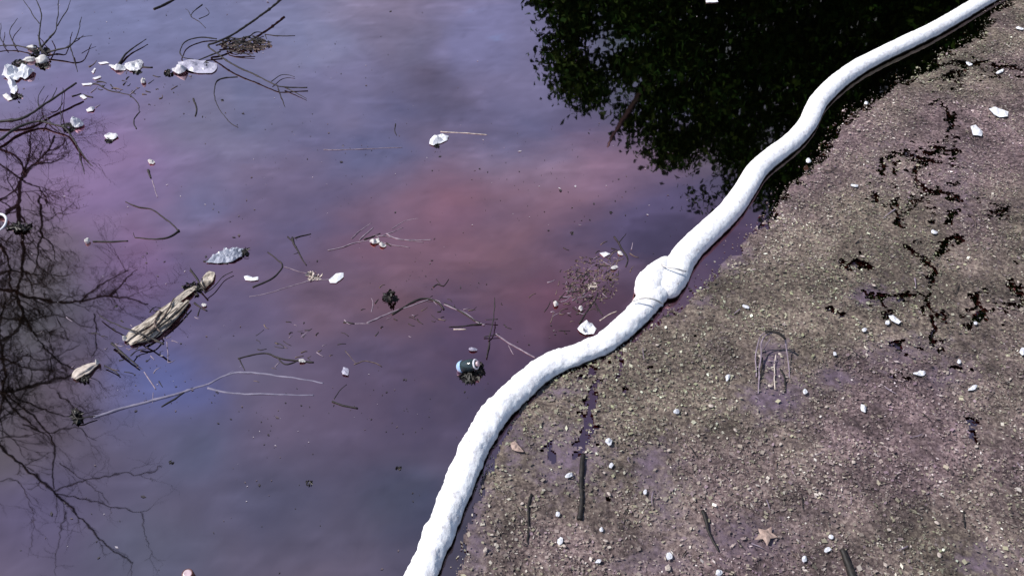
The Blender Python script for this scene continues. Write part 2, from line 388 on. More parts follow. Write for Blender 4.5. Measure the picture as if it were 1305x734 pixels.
# ragged thin edge
keep &= ~((e < 16) & (fbm(X * 14, Y * 14, 3, 121) < .62 - e / 30))
Zm = .006 + .020 * fbm(X * 7, Y * 7, 4, 131) * (1 - .75 * wet) + .006 * RNG.random(X.shape) * (1 - .8 * wet)
Zm *= np.clip(e / 14, .25, 1)
i = np.arange(X.size).reshape(X.shape)
q = np.stack([i[:-1, :-1], i[:-1, 1:], i[1:, 1:], i[1:, :-1]], -1).reshape(-1, 4)
kk = keep.ravel(); q = q[kk[q].all(1)]
used = np.unique(q); remap = -np.ones(X.size, np.int64); remap[used] = np.arange(len(used))
co = np.stack([X, Y, Zm], -1).reshape(-1, 3)[used]
mm_ = np_mesh('debris_mat', co, remap[q])
ca = mm_.color_attributes.new('wet', 'FLOAT_COLOR', 'POINT')
wv = wet.ravel()[used]; hue = fbm(co[:, 0] * .9, co[:, 1] * .9, 4, 141)
ca.data.foreach_set('color', np.stack([wv, hue, fbm(co[:, 0] * 3.2, co[:, 1] * 3.2, 4, 147) * .6 + .4 * fbm(co[:, 0] * 11, co[:, 1] * 11, 3, 149), wv * 0 + 1], -1).astype(np.float32).ravel())
m, t, b = mat('sodden organic scum', None, .8, .25); L = t.links.new
at = t.nodes.new('ShaderNodeAttribute'); at.attribute_name = 'wet'; sp2 = t.nodes.new('ShaderNodeSeparateColor'); L(at.outputs[0], sp2.inputs[0])
tc = t.nodes.new('ShaderNodeTexCoord'); n = t.nodes.new('ShaderNodeTexNoise'); n.inputs['Scale'].default_value = 38; n.inputs['Detail'].default_value = 6; n.inputs['Roughness'].default_value = .75; L(tc.outputs['Object'], n.inputs[0])
r = t.nodes.new('ShaderNodeValToRGB'); el = r.color_ramp.elements
el[0].position = .36; el[0].color = (.030, .023, .025, 1); el[1].position = .66; el[1].color = (.25, .215, .20, 1)
x_ = el.new(.5); x_.color = (.105, .083, .082, 1)
L(n.outputs[0], r.inputs[0])
hr = t.nodes.new('ShaderNodeMapRange'); hr.inputs[1].default_value = .38; hr.inputs[2].default_value = .62; L(sp2.outputs[1], hr.inputs[0])
hc = t.nodes.new('ShaderNodeMixRGB'); hc.inputs[1].default_value = (1.10, .94, 1.02, 1); hc.inputs[2].default_value = (1.04, 1.0, .86, 1); L(hr.outputs[0], hc.inputs[0])
br = t.nodes.new('ShaderNodeMapRange'); br.inputs[1].default_value = .3; br.inputs[2].default_value = .7; br.inputs[3].default_value = .42; br.inputs[4].default_value = 1.2; L(sp2.outputs[2], br.inputs[0])
h1 = t.nodes.new('ShaderNodeVectorMath'); h1.operation = 'MULTIPLY'; L(r.outputs[0], h1.inputs[0]); L(hc.outputs[0], h1.inputs[1])
h2 = t.nodes.new('ShaderNodeVectorMath'); h2.operation = 'SCALE'; L(h1.outputs[0], h2.inputs[0]); L(br.outputs[0], h2.inputs['Scale'])
nw = t.nodes.new('ShaderNodeTexNoise'); nw.inputs['Scale'].default_value = 17; nw.inputs['Detail'].default_value = 6; nw.inputs['Roughness'].default_value = .7; L(tc.outputs['Object'], nw.inputs[0])
wr = t.nodes.new('ShaderNodeMath'); wr.operation = 'MULTIPLY_ADD'; wr.inputs[1].default_value = 2.4; wr.inputs[2].default_value = -1.35; L(nw.outputs[0], wr.inputs[0])
wa = t.nodes.new('ShaderNodeMath'); wa.operation = 'MULTIPLY_ADD'; wa.inputs[1].default_value = 1.3; wa.use_clamp = True; L(sp2.outputs[0], wa.inputs[0]); L(wr.outputs[0], wa.inputs[2])
mx = t.nodes.new('ShaderNodeMixRGB'); wc = t.nodes.new('ShaderNodeValToRGB'); wc.color_ramp.elements[0].position = .35; wc.color_ramp.elements[0].color = (.045, .032, .05, 1); wc.color_ramp.elements[1].position = .65; wc.color_ramp.elements[1].color = (.15, .11, .14, 1); L(nw.outputs[0], wc.inputs[0]); L(wc.outputs[0], mx.inputs[2]); L(wa.outputs[0], mx.inputs[0]); L(h2.outputs[0], mx.inputs[1]); L(mx.outputs[0], b.inputs['Base Color'])
rr = t.nodes.new('ShaderNodeMapRange'); rr.inputs[3].default_value = .85; rr.inputs[4].default_value = .3; L(wa.outputs[0], rr.inputs[0]); L(rr.outputs[0], b.inputs['Roughness'])
bp = t.nodes.new('ShaderNodeBump'); bp.inputs['Strength'].default_value = .6; bp.inputs['Distance'].default_value = .006; L(n.outputs[0], bp.inputs['Height']); L(bp.outputs[0], b.inputs['Normal'])
dm = link('debris_mat', mm_, m, smooth=False); kind(dm, 'stuff'); tag(dm, 'brown floating crust of sodden leaf litter right of the white boom', 'floating debris')

# loose flakes, husks and chips lying on the mat
N = 450000
fx = RNG.uniform(-.9, 9.8, N); fy = RNG.uniform(1.6, 11.2, N)
px, py, wet, e, ins, crack, pits = mat_fields(fx, fy)
clus = fbm(fx * 4, fy * 4, 3, 151)
pr = (1 - .84 * np.clip(wet * 1.25, 0, 1)) * np.clip((clus - .22) * 3.2, .25, 1)
ok = ins & ((crack > .95) | ((crack > .5) & (RNG.random(N) < .55)) | (RNG.random(N) < .10)) & (RNG.random(N) < pr) & (px < 1950 + 90 * pits) & (py < 900) & (px > 480) & (py > -75)
ok &= (pits > .2) | (RNG.random(N) < .25)
stray = ~ins & (e < 16) & (RNG.random(N) < .16 * (1 - e / 16)) & (px > 480) & (px < 1950 + 90 * pits) & (py < 900) & (py > -75)
ok |= stray
fx, fy, hue2 = fx[ok], fy[ok], fbm(fx * .9, fy * .9, 4, 141)[ok]
n_ = len(fx); zz = RNG.uniform(.022, .034, n_) * np.where(stray[ok], .2, np.clip(e[ok] / 14, .35, 1))
sz = np.exp(RNG.normal(math.log(.0058), .48, n_)); sz = np.clip(sz, .003, .019)
th = RNG.uniform(0, 2 * math.pi, n_); asp = RNG.uniform(.3, .9, n_); tl = RNG.normal(0, .24, (n_, 2))
ax = np.stack([np.cos(th), np.sin(th), tl[:, 0]], -1); bx = np.stack([-np.sin(th) , np.cos(th), tl[:, 1]], -1) * asp[:, None]
c = np.stack([fx, fy, zz], -1); s_ = sz[:, None]
V = np.stack([c + ax * s_, c + bx * s_ + ax * s_ * .2, c - ax * s_ + np.array([0, 0, .002]), c - bx * s_ - ax * s_ * .15], 1).reshape(-1, 3)
fm = np_mesh('loose_flakes', V, np.arange(n_ * 4).reshape(-1, 4))
pal = np.array([(.18,.15,.145),(.13,.10,.10),(.23,.20,.18),(.06,.045,.047),(.25,.235,.18),(.38,.35,.33),(.18,.135,.16),(.60,.58,.56),(.19,.18,.14)])
pw = np.array([.24,.17,.17,.12,.09,.075,.09,.008,.04]); pw /= pw.sum()
ci = RNG.choice(len(pal), n_, p=pw); fc = pal[ci] * RNG.uniform(.75, 1.3, (n_, 1))
gsh = np.clip((hue2 - .5) * 5, -1, 1)[:, None]            # greener and pinker reaches of the mat
fc = fc * np.array([.95, .92, .86]) * (.25 + 1.05 * fbm(fx * 3.2, fy * 3.2, 4, 147) + .45 * fbm(fx * 11, fy * 11, 3, 149))[:, None] * (1 + gsh * np.array([-.07, .03, -.11]) - .02)
fc = np.repeat(np.concatenate([fc, np.ones((n_, 1))], 1), 4, 0).astype(np.float32)
ca = fm.color_attributes.new('tone', 'FLOAT_COLOR', 'POINT'); ca.data.foreach_set('color', fc.ravel())
def tone_mat(name, rough=.75, back=None):
    m, t, b = mat(name, None, rough, .3); at = t.nodes.new('ShaderNodeAttribute'); at.attribute_name = 'tone'
    t.links.new(at.outputs[0], b.inputs['Base Color']); return m
M_tone = tone_mat('mixed leaf chips')
fl = link('loose_flakes', fm, M_tone); kind(fl, 'stuff'); tag(fl, 'countless small tan, olive and dark leaf chips strewn over the brown debris mat', 'leaf litter')

# fine specks floating on the open water
N = 5000
qx = RNG.uniform(20, 900, N); qy = RNG.uniform(-20, 760, N); dn = fbm(qx / 70, qy / 50, 3, 171)
left = seg_dist(qx, qy, [(470,850),(536,734),(587,612),(635,522),(700,466),(795,418),(868,330),(945,250),(1028,155)]) > 30
ok = (RNG.random(N) < np.clip((dn - .46) * 3.0, .03, 1) * (1 - .6 * (qy > 560))) & left & ~in_poly(qx, qy, MAT_EDGE)
qx, qy = qx[ok], qy[ok]; n_ = len(qx)
c = np.array([P(a, b_, .004)[:] for a, b_ in zip(qx, qy)]); sz = np.clip(np.exp(RNG.normal(math.log(.0055), .55, n_)), .0025, .02)[:, None]
th = RNG.uniform(0, 6.28, n_); asp = RNG.uniform(.25, .7, n_)
ax = np.stack([np.cos(th), np.sin(th), th * 0 + .1], -1); bx = np.stack([-np.sin(th), np.cos(th), th * 0], -1) * asp[:, None]
V = np.stack([c + ax * sz, c + bx * sz, c - ax * sz * .9, c - bx * sz], 1).reshape(-1, 3)
sm = np_mesh('floating_specks', V, np.arange(n_ * 4).reshape(-1, 4))
fc = np.array([(.03,.025,.03),(.08,.06,.07),(.30,.27,.30)])[RNG.choice(3, n_, p=[.6,.28,.12])]
fc = np.repeat(np.concatenate([fc, np.ones((n_, 1))], 1), 4, 0).astype(np.float32)
ca = sm.color_attributes.new('tone', 'FLOAT_COLOR', 'POINT'); ca.data.foreach_set('color', fc.ravel())
o = link('floating_specks', sm, M_tone); kind(o, 'stuff'); tag(o, 'scattered tiny dark specks of leaf floating on the purple oily water', 'floating specks')

# ================================================================ THE BOOM
m, t, b = mat('white boom fabric', None, .85, .2); L = t.links.new
tc = t.nodes.new('ShaderNodeTexCoord')
n = t.nodes.new('ShaderNodeTexNoise'); n.inputs['Scale'].default_value = 26; n.inputs['Detail'].default_value = 6; n.inputs['Roughness'].default_value = .7; L(tc.outputs['Object'], n.inputs[0])
r = t.nodes.new('ShaderNodeValToRGB'); el = r.color_ramp.elements; el[0].position = .27; el[0].color = (.22, .20, .18, 1); xm = el.new(.37); xm.color = (.60, .58, .60, 1); el[1].position = .37; el[2].position = .56;  el[2].color = (.75, .75, .765, 1); L(n.outputs[0], r.inputs[0])
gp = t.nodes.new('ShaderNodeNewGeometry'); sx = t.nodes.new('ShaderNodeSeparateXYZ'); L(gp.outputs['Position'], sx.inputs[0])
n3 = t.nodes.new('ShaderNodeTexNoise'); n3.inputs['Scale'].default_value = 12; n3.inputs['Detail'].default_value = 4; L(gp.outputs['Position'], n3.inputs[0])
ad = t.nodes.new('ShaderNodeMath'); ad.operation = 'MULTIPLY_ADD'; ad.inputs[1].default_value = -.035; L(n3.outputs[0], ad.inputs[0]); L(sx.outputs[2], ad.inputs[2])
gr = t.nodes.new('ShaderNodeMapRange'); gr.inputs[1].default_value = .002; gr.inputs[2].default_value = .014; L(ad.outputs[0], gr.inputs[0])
gm = t.nodes.new('ShaderNodeMixRGB'); gm.inputs[1].default_value = (.022, .018, .016, 1); L(gr.outputs[0], gm.inputs[0]); L(r.outputs[0], gm.inputs[2]); L(gm.outputs[0], b.inputs['Base Color'])  # dark waterline band: wet grime that also stands in for the shadow line
n2 = t.nodes.new('ShaderNodeTexNoise'); n2.inputs['Scale'].default_value = 45; n2.inputs['Detail'].default_value = 5; L(tc.outputs['Object'], n2.inputs[0])
bp = t.nodes.new('ShaderNodeBump'); bp.inputs['Strength'].default_value = .6; bp.inputs['Distance'].default_value = .008; L(n2.outputs[0], bp.inputs['Height']); L(bp.outputs[0], b.inputs['Normal'])
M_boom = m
def boom_bm(cl, amp, seed, zlift=.42, close=True, seg=36):
    pts, rad = [], []
    for q in cl:
        rr_ = q[2] / 2 / ppm(q[0], q[1]); z = (q[3] if len(q) > 3 else rr_ * zlift)
        pts.append(P(q[0], q[1], z)); rad.append(rr_)
    pts, rad = catmull(pts, rad, .016)
    if close:                                   # rounded closed ends
        def cap_end(p, r, d):
            a, c_ = [], []
            for k in range(1, 8):
                th = k / 8 * math.pi / 2; a.append(p + d * r * math.sin(th)); c_.append(r * max(.06, math.cos(th)))
            return a, c_
        d = (pts[-1] - pts[-4]).normalized(); a, c_ = cap_end(pts[-1], rad[-1], d); pts += a; rad += c_
    bm = bmesh.new(); up = Vector((0, 0, 1)); rings = []; n = len(pts); sL = 0
    for i in range(n):
        d = (pts[min(i + 2, n - 1)] - pts[max(i - 2, 0)]).normalized(); a = d.cross(up).normalized(); b_ = a.cross(d).normalized()
        if i: sL += (pts[i] - pts[i - 1]).length
        ring = []; r0 = rad[i]
        tw = sL * 3.0
        for k in range(seg):
            th = 2 * math.pi * k / seg
            cyl = Vector((math.cos(th + tw) * 1.0, math.sin(th + tw) * 1.0, sL * 9.0)) + Vector((seed, 0, 0))
            w = noise.noise(cyl * .9) * .9 + .55 * noise.noise(Vector((cyl.x * 2.5, cyl.y * 2.5, cyl.z * 2.2)))
            fold = -abs(noise.noise(Vector((cyl.x * 1.4, cyl.y * 1.4, sL * 22 + seed)))) ** .7
            w2 = .35 * noise.noise(Vector((cyl.x * 5, cyl.y * 5, sL * 50)))
            rr_ = r0 * (1 + amp * (w + .7 * fold + w2 + .25))
            v = a * math.cos(th) * 1.03 + b_ * math.sin(th) * .90
            ring.append(bm.verts.new(pts[i] + v * rr_))
        rings.append(ring)
    for r0, r1 in zip(rings[:-1], rings[1:]):
        for k in range(seg): bm.faces.new((r0[k], r0[(k + 1) % seg], r1[(k + 1) % seg], r1[k]))
    bm.faces.new(rings[0][::-1]); bm.faces.new(rings[-1])
    return bm
LOWER = [(a, b_, w * .97) for a, b_, w in [(440,920,42),(470,860,41),(505,795,40),(536,734,39),(560,678,38),(587,612,38),(611,558,38),(635,522,37),(664,494,35),(700,466,32),(735,452,30),(765,440,29),(793,419,31),(813,399,33),(827,384,33),(836,374,31)]]
UPPER = [(1460,-110,16),(1400,-80,16),(1340,-46,17),(1300,-26,18),(1258,-2,19),(1225,18,19),(1190,38,20),(1155,55,21),(1120,72,21),(1092,87,22),(1066,106,23),(1043,130,23),(1029,158,23),(1010,180,24),
 (985,199,25),(964,218,26),(948,244,27),(928,271,29),(904,294,31),(882,315,32),(869,332,34),(860,350,36),(852,362,36),(850,366,35)]
e = empty('lower_boom', P(587, 612), 'wrinkled white oil boom running from the bottom edge up to the knot', 'oil boom', 'white oil booms')
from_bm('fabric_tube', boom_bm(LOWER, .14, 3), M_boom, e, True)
bm = bmesh.new()
e2 = empty('upper_boom', P(1029, 158), 'smooth white oil boom running from the knot to the top right corner', 'oil boom', 'white oil booms')
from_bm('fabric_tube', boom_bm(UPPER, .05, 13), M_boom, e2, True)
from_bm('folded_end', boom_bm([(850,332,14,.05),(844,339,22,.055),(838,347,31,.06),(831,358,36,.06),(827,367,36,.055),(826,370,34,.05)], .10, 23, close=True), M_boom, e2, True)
# tie cord and loose tag at the knot
for pts in ([(806,384,.13),(818,380,.175),(832,381,.175),(845,387,.10)], [(838,334,.10),(848,340,.16),(860,342,.18),(874,346,.13)]):
    pp, rr2 = catmull([P(*q) for q in pts], [.006] * 4, .02); bm = bmesh.new(); add_tube(bm, pp, rr2, 6); from_bm('tie_cord', bm, M_foam, e2, True)
from_bm('loose_tag', crumple_bm([(838,386),(843,384),(846,390),(840,391)], .01, .012, .03), M_white, e2)

# ================================================================ LEAFY TREES ON THE FAR BANK (mirrored top right)
CROWN = [(676,-160),(678,-20),(684,10),(676,34),(696,52),(690,70),(702,84),(697,118),(724,132),(746,142),(766,152),(800,180),(818,188),(836,222),(868,232),(884,262),(912,272),(948,268),(975,286),(1010,330),(1060,410),(1120,470),(1240,500),(1420,470),(1600,300),(1700,-160)]
HOLES = [(764,66,9),(742,60,5),(706,33,6),(790,56,5),(812,120,5),(782,134,4),(874,158,4),(808,58,4),(890,218,6),(915,232,5)]
M_leaf = bpy.data.materials.new('tree leaves'); M_leaf.use_nodes = True
t = M_leaf.node_tree; b = t.nodes['Principled BSDF']; b.inputs['Roughness'].default_value = 1.0; b.inputs['Specular IOR Level'].default_value = .0
at = t.nodes.new('ShaderNodeAttribute'); at.attribute_name = 'tone'; t.links.new(at.outputs[0], b.inputs['Base Color'])
def leaves(centres, per, spread, size, seed):
    g_ = np.random.default_rng(seed); n = len(centres) * per
    c = np.repeat(np.array(centres), per, 0) + g_.normal(0, 1, (n, 3)) * spread * np.array([1, 1, .8])
    s = g_.uniform(.6, 1.25, (n, 1)) * size
    a = g_.normal(0, 1, (n, 3)); a /= np.linalg.norm(a, axis=1, keepdims=True)
    r_ = g_.normal(0, 1, (n, 3)); b_ = np.cross(a, r_); b_ /= np.linalg.norm(b_, axis=1, keepdims=True); nn = np.cross(a, b_) * s * .25
    V = np.stack([c + a * s, c + b_ * s * .5 + nn, c - a * s, c - b_ * s * .5 + nn], 1).reshape(-1, 3)
    me = np_mesh('crown', V, np.arange(n * 4).reshape(-1, 4))
    base = np.array([(.012,.040,.010),(.018,.046,.011),(.011,.034,.009),(.022,.050,.012)])[g_.integers(0, 4, n)] * g_.uniform(.8, 1.2, (n, 1))
    fc = np.repeat(np.concatenate([base, np.ones((n, 1))], 1), 4, 0).astype(np.float32)
    ca = me.color_attributes.new('tone', 'FLOAT_COLOR', 'POINT'); ca.data.foreach_set('color', fc.ravel())
    return me
def ground_z(x, y):
    wob = 2.2 * (fbm(np.array([x * .22]), np.array([y * .22]), 3, 5)[0] - .5)
    d = max(-9.5 - x, x - 13, y - 12.6, -7 - y) + wob
    return (max(-1.2, d * .6) if d < 0 else min(d * .5, 1.4)) - .15
rnd = random.Random(5)
trees = [dict(x=4.4, Y=16.2, lo=600, hi=890, lab='leafy green tree mirrored as the ragged left edge of the dark patch'),
         dict(x=8.5, Y=16.8, lo=890, hi=1120, lab='tall leafy green tree mirrored as the solid black patch behind the boom'),
         dict(x=13.5, Y=16.5, lo=1120, hi=1700, lab='tallest leafy green tree standing farthest right on the far bank')]
cents = [[] for _ in trees]
tries = 0
while sum(map(len, cents)) < 2600 and tries < 90000:
    tries += 1
    qx = rnd.uniform(640, 1650); qy = rnd.uniform(-160, 500)
    d = float(seg_dist(np.array([qx]), np.array([qy]), CROWN + CROWN[:1])[0])
    if not in_poly(np.array([qx]), np.array([qy]), CROWN)[0] or d < 10: continue
    if any(math.hypot(qx - a, qy - b_) < r_ + 15 for a, b_, r_ in HOLES): continue
    k = [i for i, T in enumerate(trees) if T['lo'] <= qx + rnd.uniform(-50, 50) < T['hi']]
    if not k: continue
    T = trees[k[0]]; dep = 1.7 * min(1, d / 90) + .2
    p = M(qx, qy, T['Y'] + rnd.uniform(-1, 1) * dep)
    if p.z < 1.2: continue
    cents[k[0]].append(p[:])
for T, cs in zip(trees, cents):
    gz = ground_z(T['x'], T['Y']); e = empty('leafy_tree', Vector((T['x'], T['Y'], gz)), T['lab'], 'tree', 'leafy trees on the far bank')
    link('crown', leaves(cs, 95, .21, .082, int(T['x'] * 10)), M_leaf, e)
    top = max(c[2] for c in cs); cxm = sum(c[0] for c in cs) / len(cs)
    base = Vector((T['x'], T['Y'], gz - .2)); tip = Vector((cxm, T['Y'], top * .8))
    pts = [base.lerp(tip, f) + Vector((.25 * math.sin(f * 5), .2 * math.cos(f * 4), 0)) for f in (0, .15, .35, .55, .75, 1)]
    pp, rr2 = catmull(pts, [.26, .2, .16, .12, .08, .02], .3); bm = bmesh.new(); add_tube(bm, pp, rr2, 12, rough=.1); from_bm('trunk', bm, M_twig, e, True)
    for c_ in rnd.sample(cs, 16):
        f = rnd.uniform(.25, .8); a = base.lerp(tip, f); bq = Vector(c_)
        if bq.z < a.z - .5: a = base.lerp(tip, max(.15, f * .5))
        mid = a.lerp(bq, .5) + Vector((0, 0, .35)); pp, rr2 = catmull([a, mid, bq], [.07, .045, .012], .25)
        bm = bmesh.new(); add_tube(bm, pp, rr2, 7); from_bm('limb', bm, M_twig, e, True)

# ================================================================ BARE TREES ON THE LEFT BANK (mirrored at the left edge)
def bare(label, base, Y, lines, fill, seed, fw=1.0):
    rn = random.Random(seed); e = empty('bare_tree', base, label, 'tree', 'bare trees on the left bank')
    tw = bmesh.new(); cnt = 0
    first = M(*lines[0][0][0], Y)
    trunk = [base - Vector((0, 0, .3)), base.lerp(first, .35) + Vector((-.15, 0, .3)), base.lerp(first, .7) + Vector((0, .1, .25)), first]
    pp, rr2 = catmull(trunk, [.15, .11, .075, .045], .2); bm = bmesh.new(); add_tube(bm, pp, rr2, 10, rough=.12); from_bm('trunk', bm, M_bark, e, True)
    def twig(p, d, l, r, lev):
        pts = [p]; n = 5
        for i in range(n):
            d = (d + Vector((rn.gauss(0, .22), rn.gauss(0, .14), rn.gauss(0, .22)))).normalized(); pts.append(pts[-1] + d * l / n)
        add_tube(tw, pts, [r * (1 - .8 * i / n) for i in range(n + 1)], 4, cap=False)
        if lev > 0:
            for k in range(rn.randint(3, 5)):
                q = pts[rn.randint(1, n)]; nd = (d + Vector((rn.gauss(0, .7), rn.gauss(0, .3), rn.gauss(0, .7)))).normalized()
                twig(q, nd, l * rn.uniform(.4, .75), r * .6, lev - 1)
    for pts, w0, w1 in lines:
        k = ppm(pts[0][0], pts[0][1]) * .55
        off = rn.uniform(-.25, .25) if pts is not lines[0][0] else 0
        wp = [M(*q, Y + off * i_ / len(pts)) for i_, q in enumerate(pts)]
        rad = [max(.004, (w0 + (w1 - w0) * i_ / (len(pts) - 1)) / 2 / k * fw * 1.25) for i_ in range(len(pts))]
        pp, rr2 = catmull(wp, rad, .08); pp = wobble(pp, .035, rn.random() * 9)
        bm = bmesh.new(); add_tube(bm, pp, rr2, 6, rough=.2); from_bm('limb', bm, M_bark, e, True)
        for i_ in range(2, len(pp) - 1, 2):
            if rn.random() < fill:
                d = (pp[i_ + 1] - pp[i_ - 1]).normalized(); nd = (d + Vector((rn.gauss(0, .7), rn.gauss(0, .4), rn.gauss(0, .7)))).normalized()
                twig(pp[i_], nd, rn.uniform(.25, .75), max(.0042, rr2[i_] * .45), 3 if fill > .5 else 1)
    o = from_bm('fine_twigs', tw, M_bark, e); kind(o, 'stuff')
    return e
T1 = [([(-110,455),(-50,515),(0,568),(40,602),(70,628),(110,668),(140,697),(168,718)],6,2.5),
 ([(70,626),(105,612),(150,605),(190,601),(206,592)],3,1.5),([(74,628),(120,638),(160,649),(180,652),(190,644)],3,1.5),([(180,652),(185,680),(194,706),(185,716)],2,1),
 ([(69,622),(66,592),(69,568),(55,545),(30,517),(-10,492)],3,4),([(71,630),(70,665)],2,1),([(84,652),(76,688),(67,740)],2.5,1.2),([(75,588),(105,610),(142,641)],2,1),
 ([(-20,560),(30,556),(62,549)],2.5,1.5),([(-10,620),(20,612),(36,640),(42,670),(35,712)],2,1),([(30,594),(62,576)],2,1),([(50,612),(48,618),(60,624)],2,1),([(168,718),(168,745)],2,1)]
T2 = [([(-120,520),(-60,508),(10,498),(60,489),(96,477)],7,3),([(-90,330),(-40,358),(20,372),(75,386),(140,378),(190,389)],6,1.5),
 ([(100,386),(125,365),(150,352),(163,345)],2.5,1),([(140,378),(158,360),(175,343)],2.5,1),([(20,374),(40,420),(62,452),(88,467)],4,2),([(0,498),(28,530),(50,548)],4,2),
 ([(-20,440),(10,430),(30,405),(20,374)],4,3),([(-10,560),(0,520),(6,470),(0,420),(6,380)],6,3),([(88,467),(110,478),(128,490)],2,1),([(-10,480),(30,455),(60,460),(100,440)],3,1),
 ([(10,498),(50,520),(90,530),(130,520)],3,1),([(-10,400),(30,410),(70,400),(120,420)],2.5,1),([(60,489),(66,450),(60,420)],2,1),([(30,540),(60,550),(95,545),(120,560)],3,1),
 ([(-10,540),(20,520),(40,480),(36,440)],3,1),([(70,500),(95,520),(100,545)],2.5,1),([(120,400),(124,430),(118,455)],2,1),([(-10,450),(40,470),(75,470)],3,1)]
T3 = [([(-60,320),(-20,290),(20,262),(28,228),(45,208),(62,192),(72,172)],5,2),([(28,228),(8,214),(-8,206)],2.5,1),([(30,224),(36,200),(40,170)],2.5,1),([(26,232),(14,248),(-4,256)],3,2),
 ([(22,262),(26,295),(30,340),(20,380)],5,3),([(45,208),(66,206),(80,198)],2,1),([(50,250),(52,300),(44,350)],3,1.5),([(28,228),(50,240),(62,262)],2,1),([(-10,300),(10,330),(14,380)],4,2),([(50,300),(64,310),(72,335)],2,1),
 ([(-10,350),(20,345),(50,350),(90,350)],3,1),([(-10,190),(20,198),(34,222)],2.5,2),([(62,192),(74,188),(84,176)],2,1)]
bare('bare branching tree mirrored at the bottom left, its limbs reaching farthest down', Vector((-8.6, 10.6, ground_z(-8.6, 10.6) if ground_z(-8.6,10.6) > -.3 else -.3)), 9.6, T1, .35, 1, .9)
bare('dense twiggy bare tree mirrored along the middle of the left edge', Vector((-9.8, 10.4, -.1)), 9.9, T2, .95, 2, 1.0)
bare('small bare tree mirrored above the dense twigs at the left edge', Vector((-10.6, 11.2, -.1)), 10.6, T3, .9, 3, 1.0)

# ================================================================ BRANCHES, STICKS AND STALKS ON THE WATER
B = branch
B('dead_branch', 'dead branch reaching in from the left edge below the white litter', 'branch', [([(-20,158),(0,155),(30,150),(60,131),(80,118),(98,106)],4.5,2.5,.03,.10), ([(60,131),(66,126),(72,112)],2,1,.05,.08), ([(50,140),(48,126),(56,110)],1.6,.8,.05,.05)])
B('dead_branch', 'forked dead branch curving below the first one at the left edge', 'branch', [([(-20,186),(0,178),(24,162),(50,155),(70,160),(85,166),(98,186)],4.5,2.5,.03,.05), ([(98,186),(108,200),(118,212)],2,1,.03,.0), ([(98,186),(104,208),(108,222)],1.8,.8,.03,.0), ([(50,155),(56,148),(64,156),(80,170)],2,1,.05,.02), ([(78,160),(78,140),(80,112)],1.5,.8,.04,.02)])
B('dead_branch', 'spreading dead branch with upright forks behind the white foam lump', 'branch', [([(62,72),(52,62),(50,48),(53,20),(44,-4)],3.2,1.2,.03,.25), ([(52,62),(64,48),(72,34),(75,-4)],3,1,.04,.2), ([(53,68),(72,64),(88,60),(98,48),(104,22)],3,1,.03,.15), ([(90,60),(94,74),(98,92)],1.8,.8,.06,.0), ([(46,66),(30,60),(8,58),(-10,60)],2.5,1.2,.03,.03), ([(72,34),(84,16),(90,0)],1.8,.8,.12,.2), ([(98,50),(108,47),(118,46)],1.2,.6,.08,.06), ([(20,60),(12,42),(22,24)],1.6,.8,.03,.05), ([(8,60),(0,48),(2,30)],1.6,.8,.03,.05), ([(50,30),(38,14),(30,0)],1.5,.8,.15,.2)])
B('floating_twig', 'curved blurry twig rising behind the crumpled white paper', 'twig', [([(152,82),(160,70),(172,60),(186,50)],3.5,1,.01,.03)])
B('floating_twig', 'bent dark twig tapering into the water right of the orange tint, below the upper litter', 'twig', [([(160,257),(176,264),(196,268),(212,280),(228,294)],1.6,2.2), ([(228,294),(216,302),(196,305),(172,303)],3,1.6), ([(172,303),(170,296)],1.2,.8)])
B('floating_stick', 'straight dark stick lying beside a tiny white ball', 'stick', [([(118,308),(140,308),(163,307)],2.6,2.2)])
B('floating_twig', 'short dark stub under the small white chip', 'twig', [([(188,217),(190,222),(192,227)],3.4,2.6)])
B('pale_stalk', 'thin pale stalk trailing below the small white chip', 'stalk', [([(194,230),(197,242),(200,252)],1.5,1.0)], M_pale)
B('floating_twig', 'short dark upright twig below the grey plastic sheet', 'twig', [([(246,126),(250,136),(249,148)],2.6,2.2)])
B('floating_twig', 'long thin curved twig right of the grey plastic sheet', 'twig', [([(302,98),(278,102),(273,116),(278,136),(290,154),(304,163)],1.6,.9)])
B('floating_twig', 'arched thin twig above the grey plastic sheet', 'twig', [([(276,50),(254,48),(236,54),(229,66),(234,74),(247,76)],2,1.2,.01,.01,.03)])
B('dead_branch', 'long forked dead branch beside the brush clump at the top', 'branch', [([(358,0),(330,22),(300,42),(276,54),(266,58),(276,68),(300,84),(330,98),(350,108),(362,111),(392,112)],3.2,1.8,.10,.02), ([(362,111),(376,118),(390,126)],1.8,1,.02,.01), ([(353,109),(358,122),(364,137)],1.6,1,.02,.0), ([(282,66),(268,71),(252,77)],2.6,1.6,.04,.01), ([(345,104),(360,96),(376,98)],1.4,.8,.03,.01)])
e = empty('brush_clump', P(315, 56), 'tangled clump of brush stranded at the fork of the long branch', 'brush')
rn = random.Random(11)
for k in range(16):
    a0 = (rn.uniform(274, 330), rn.uniform(46, 64)); a1 = (a0[0] + rn.uniform(14, 34), a0[1] + rn.uniform(-8, 8))
    if a1[0] > 352: a1 = (348, 56)
    from_bm('twig', stem_bm([a0, ((a0[0] + a1[0]) / 2, (a0[1] + a1[1]) / 2 + rn.uniform(-4, 4)), a1], 2.4, 1.0, z0=rn.uniform(.01, .07), z1=rn.uniform(.01, .07), seed=k), M_twig, e, True)
o = clump('wet_leaves', '', '', 312, 57, 34, 8, 170, .05, .022, M_twig_brown, e); kind(o, 'stuff')
B('floating_twig', 'faint twig with small leaves near the top edge above the brush clump', 'twig', [([(258,6),(246,16),(244,22),(254,28),(262,36)],1.3,.9), ([(244,22),(240,14),(236,12)],1,.7), ([(254,24),(266,18),(262,10)],1.1,.7)])
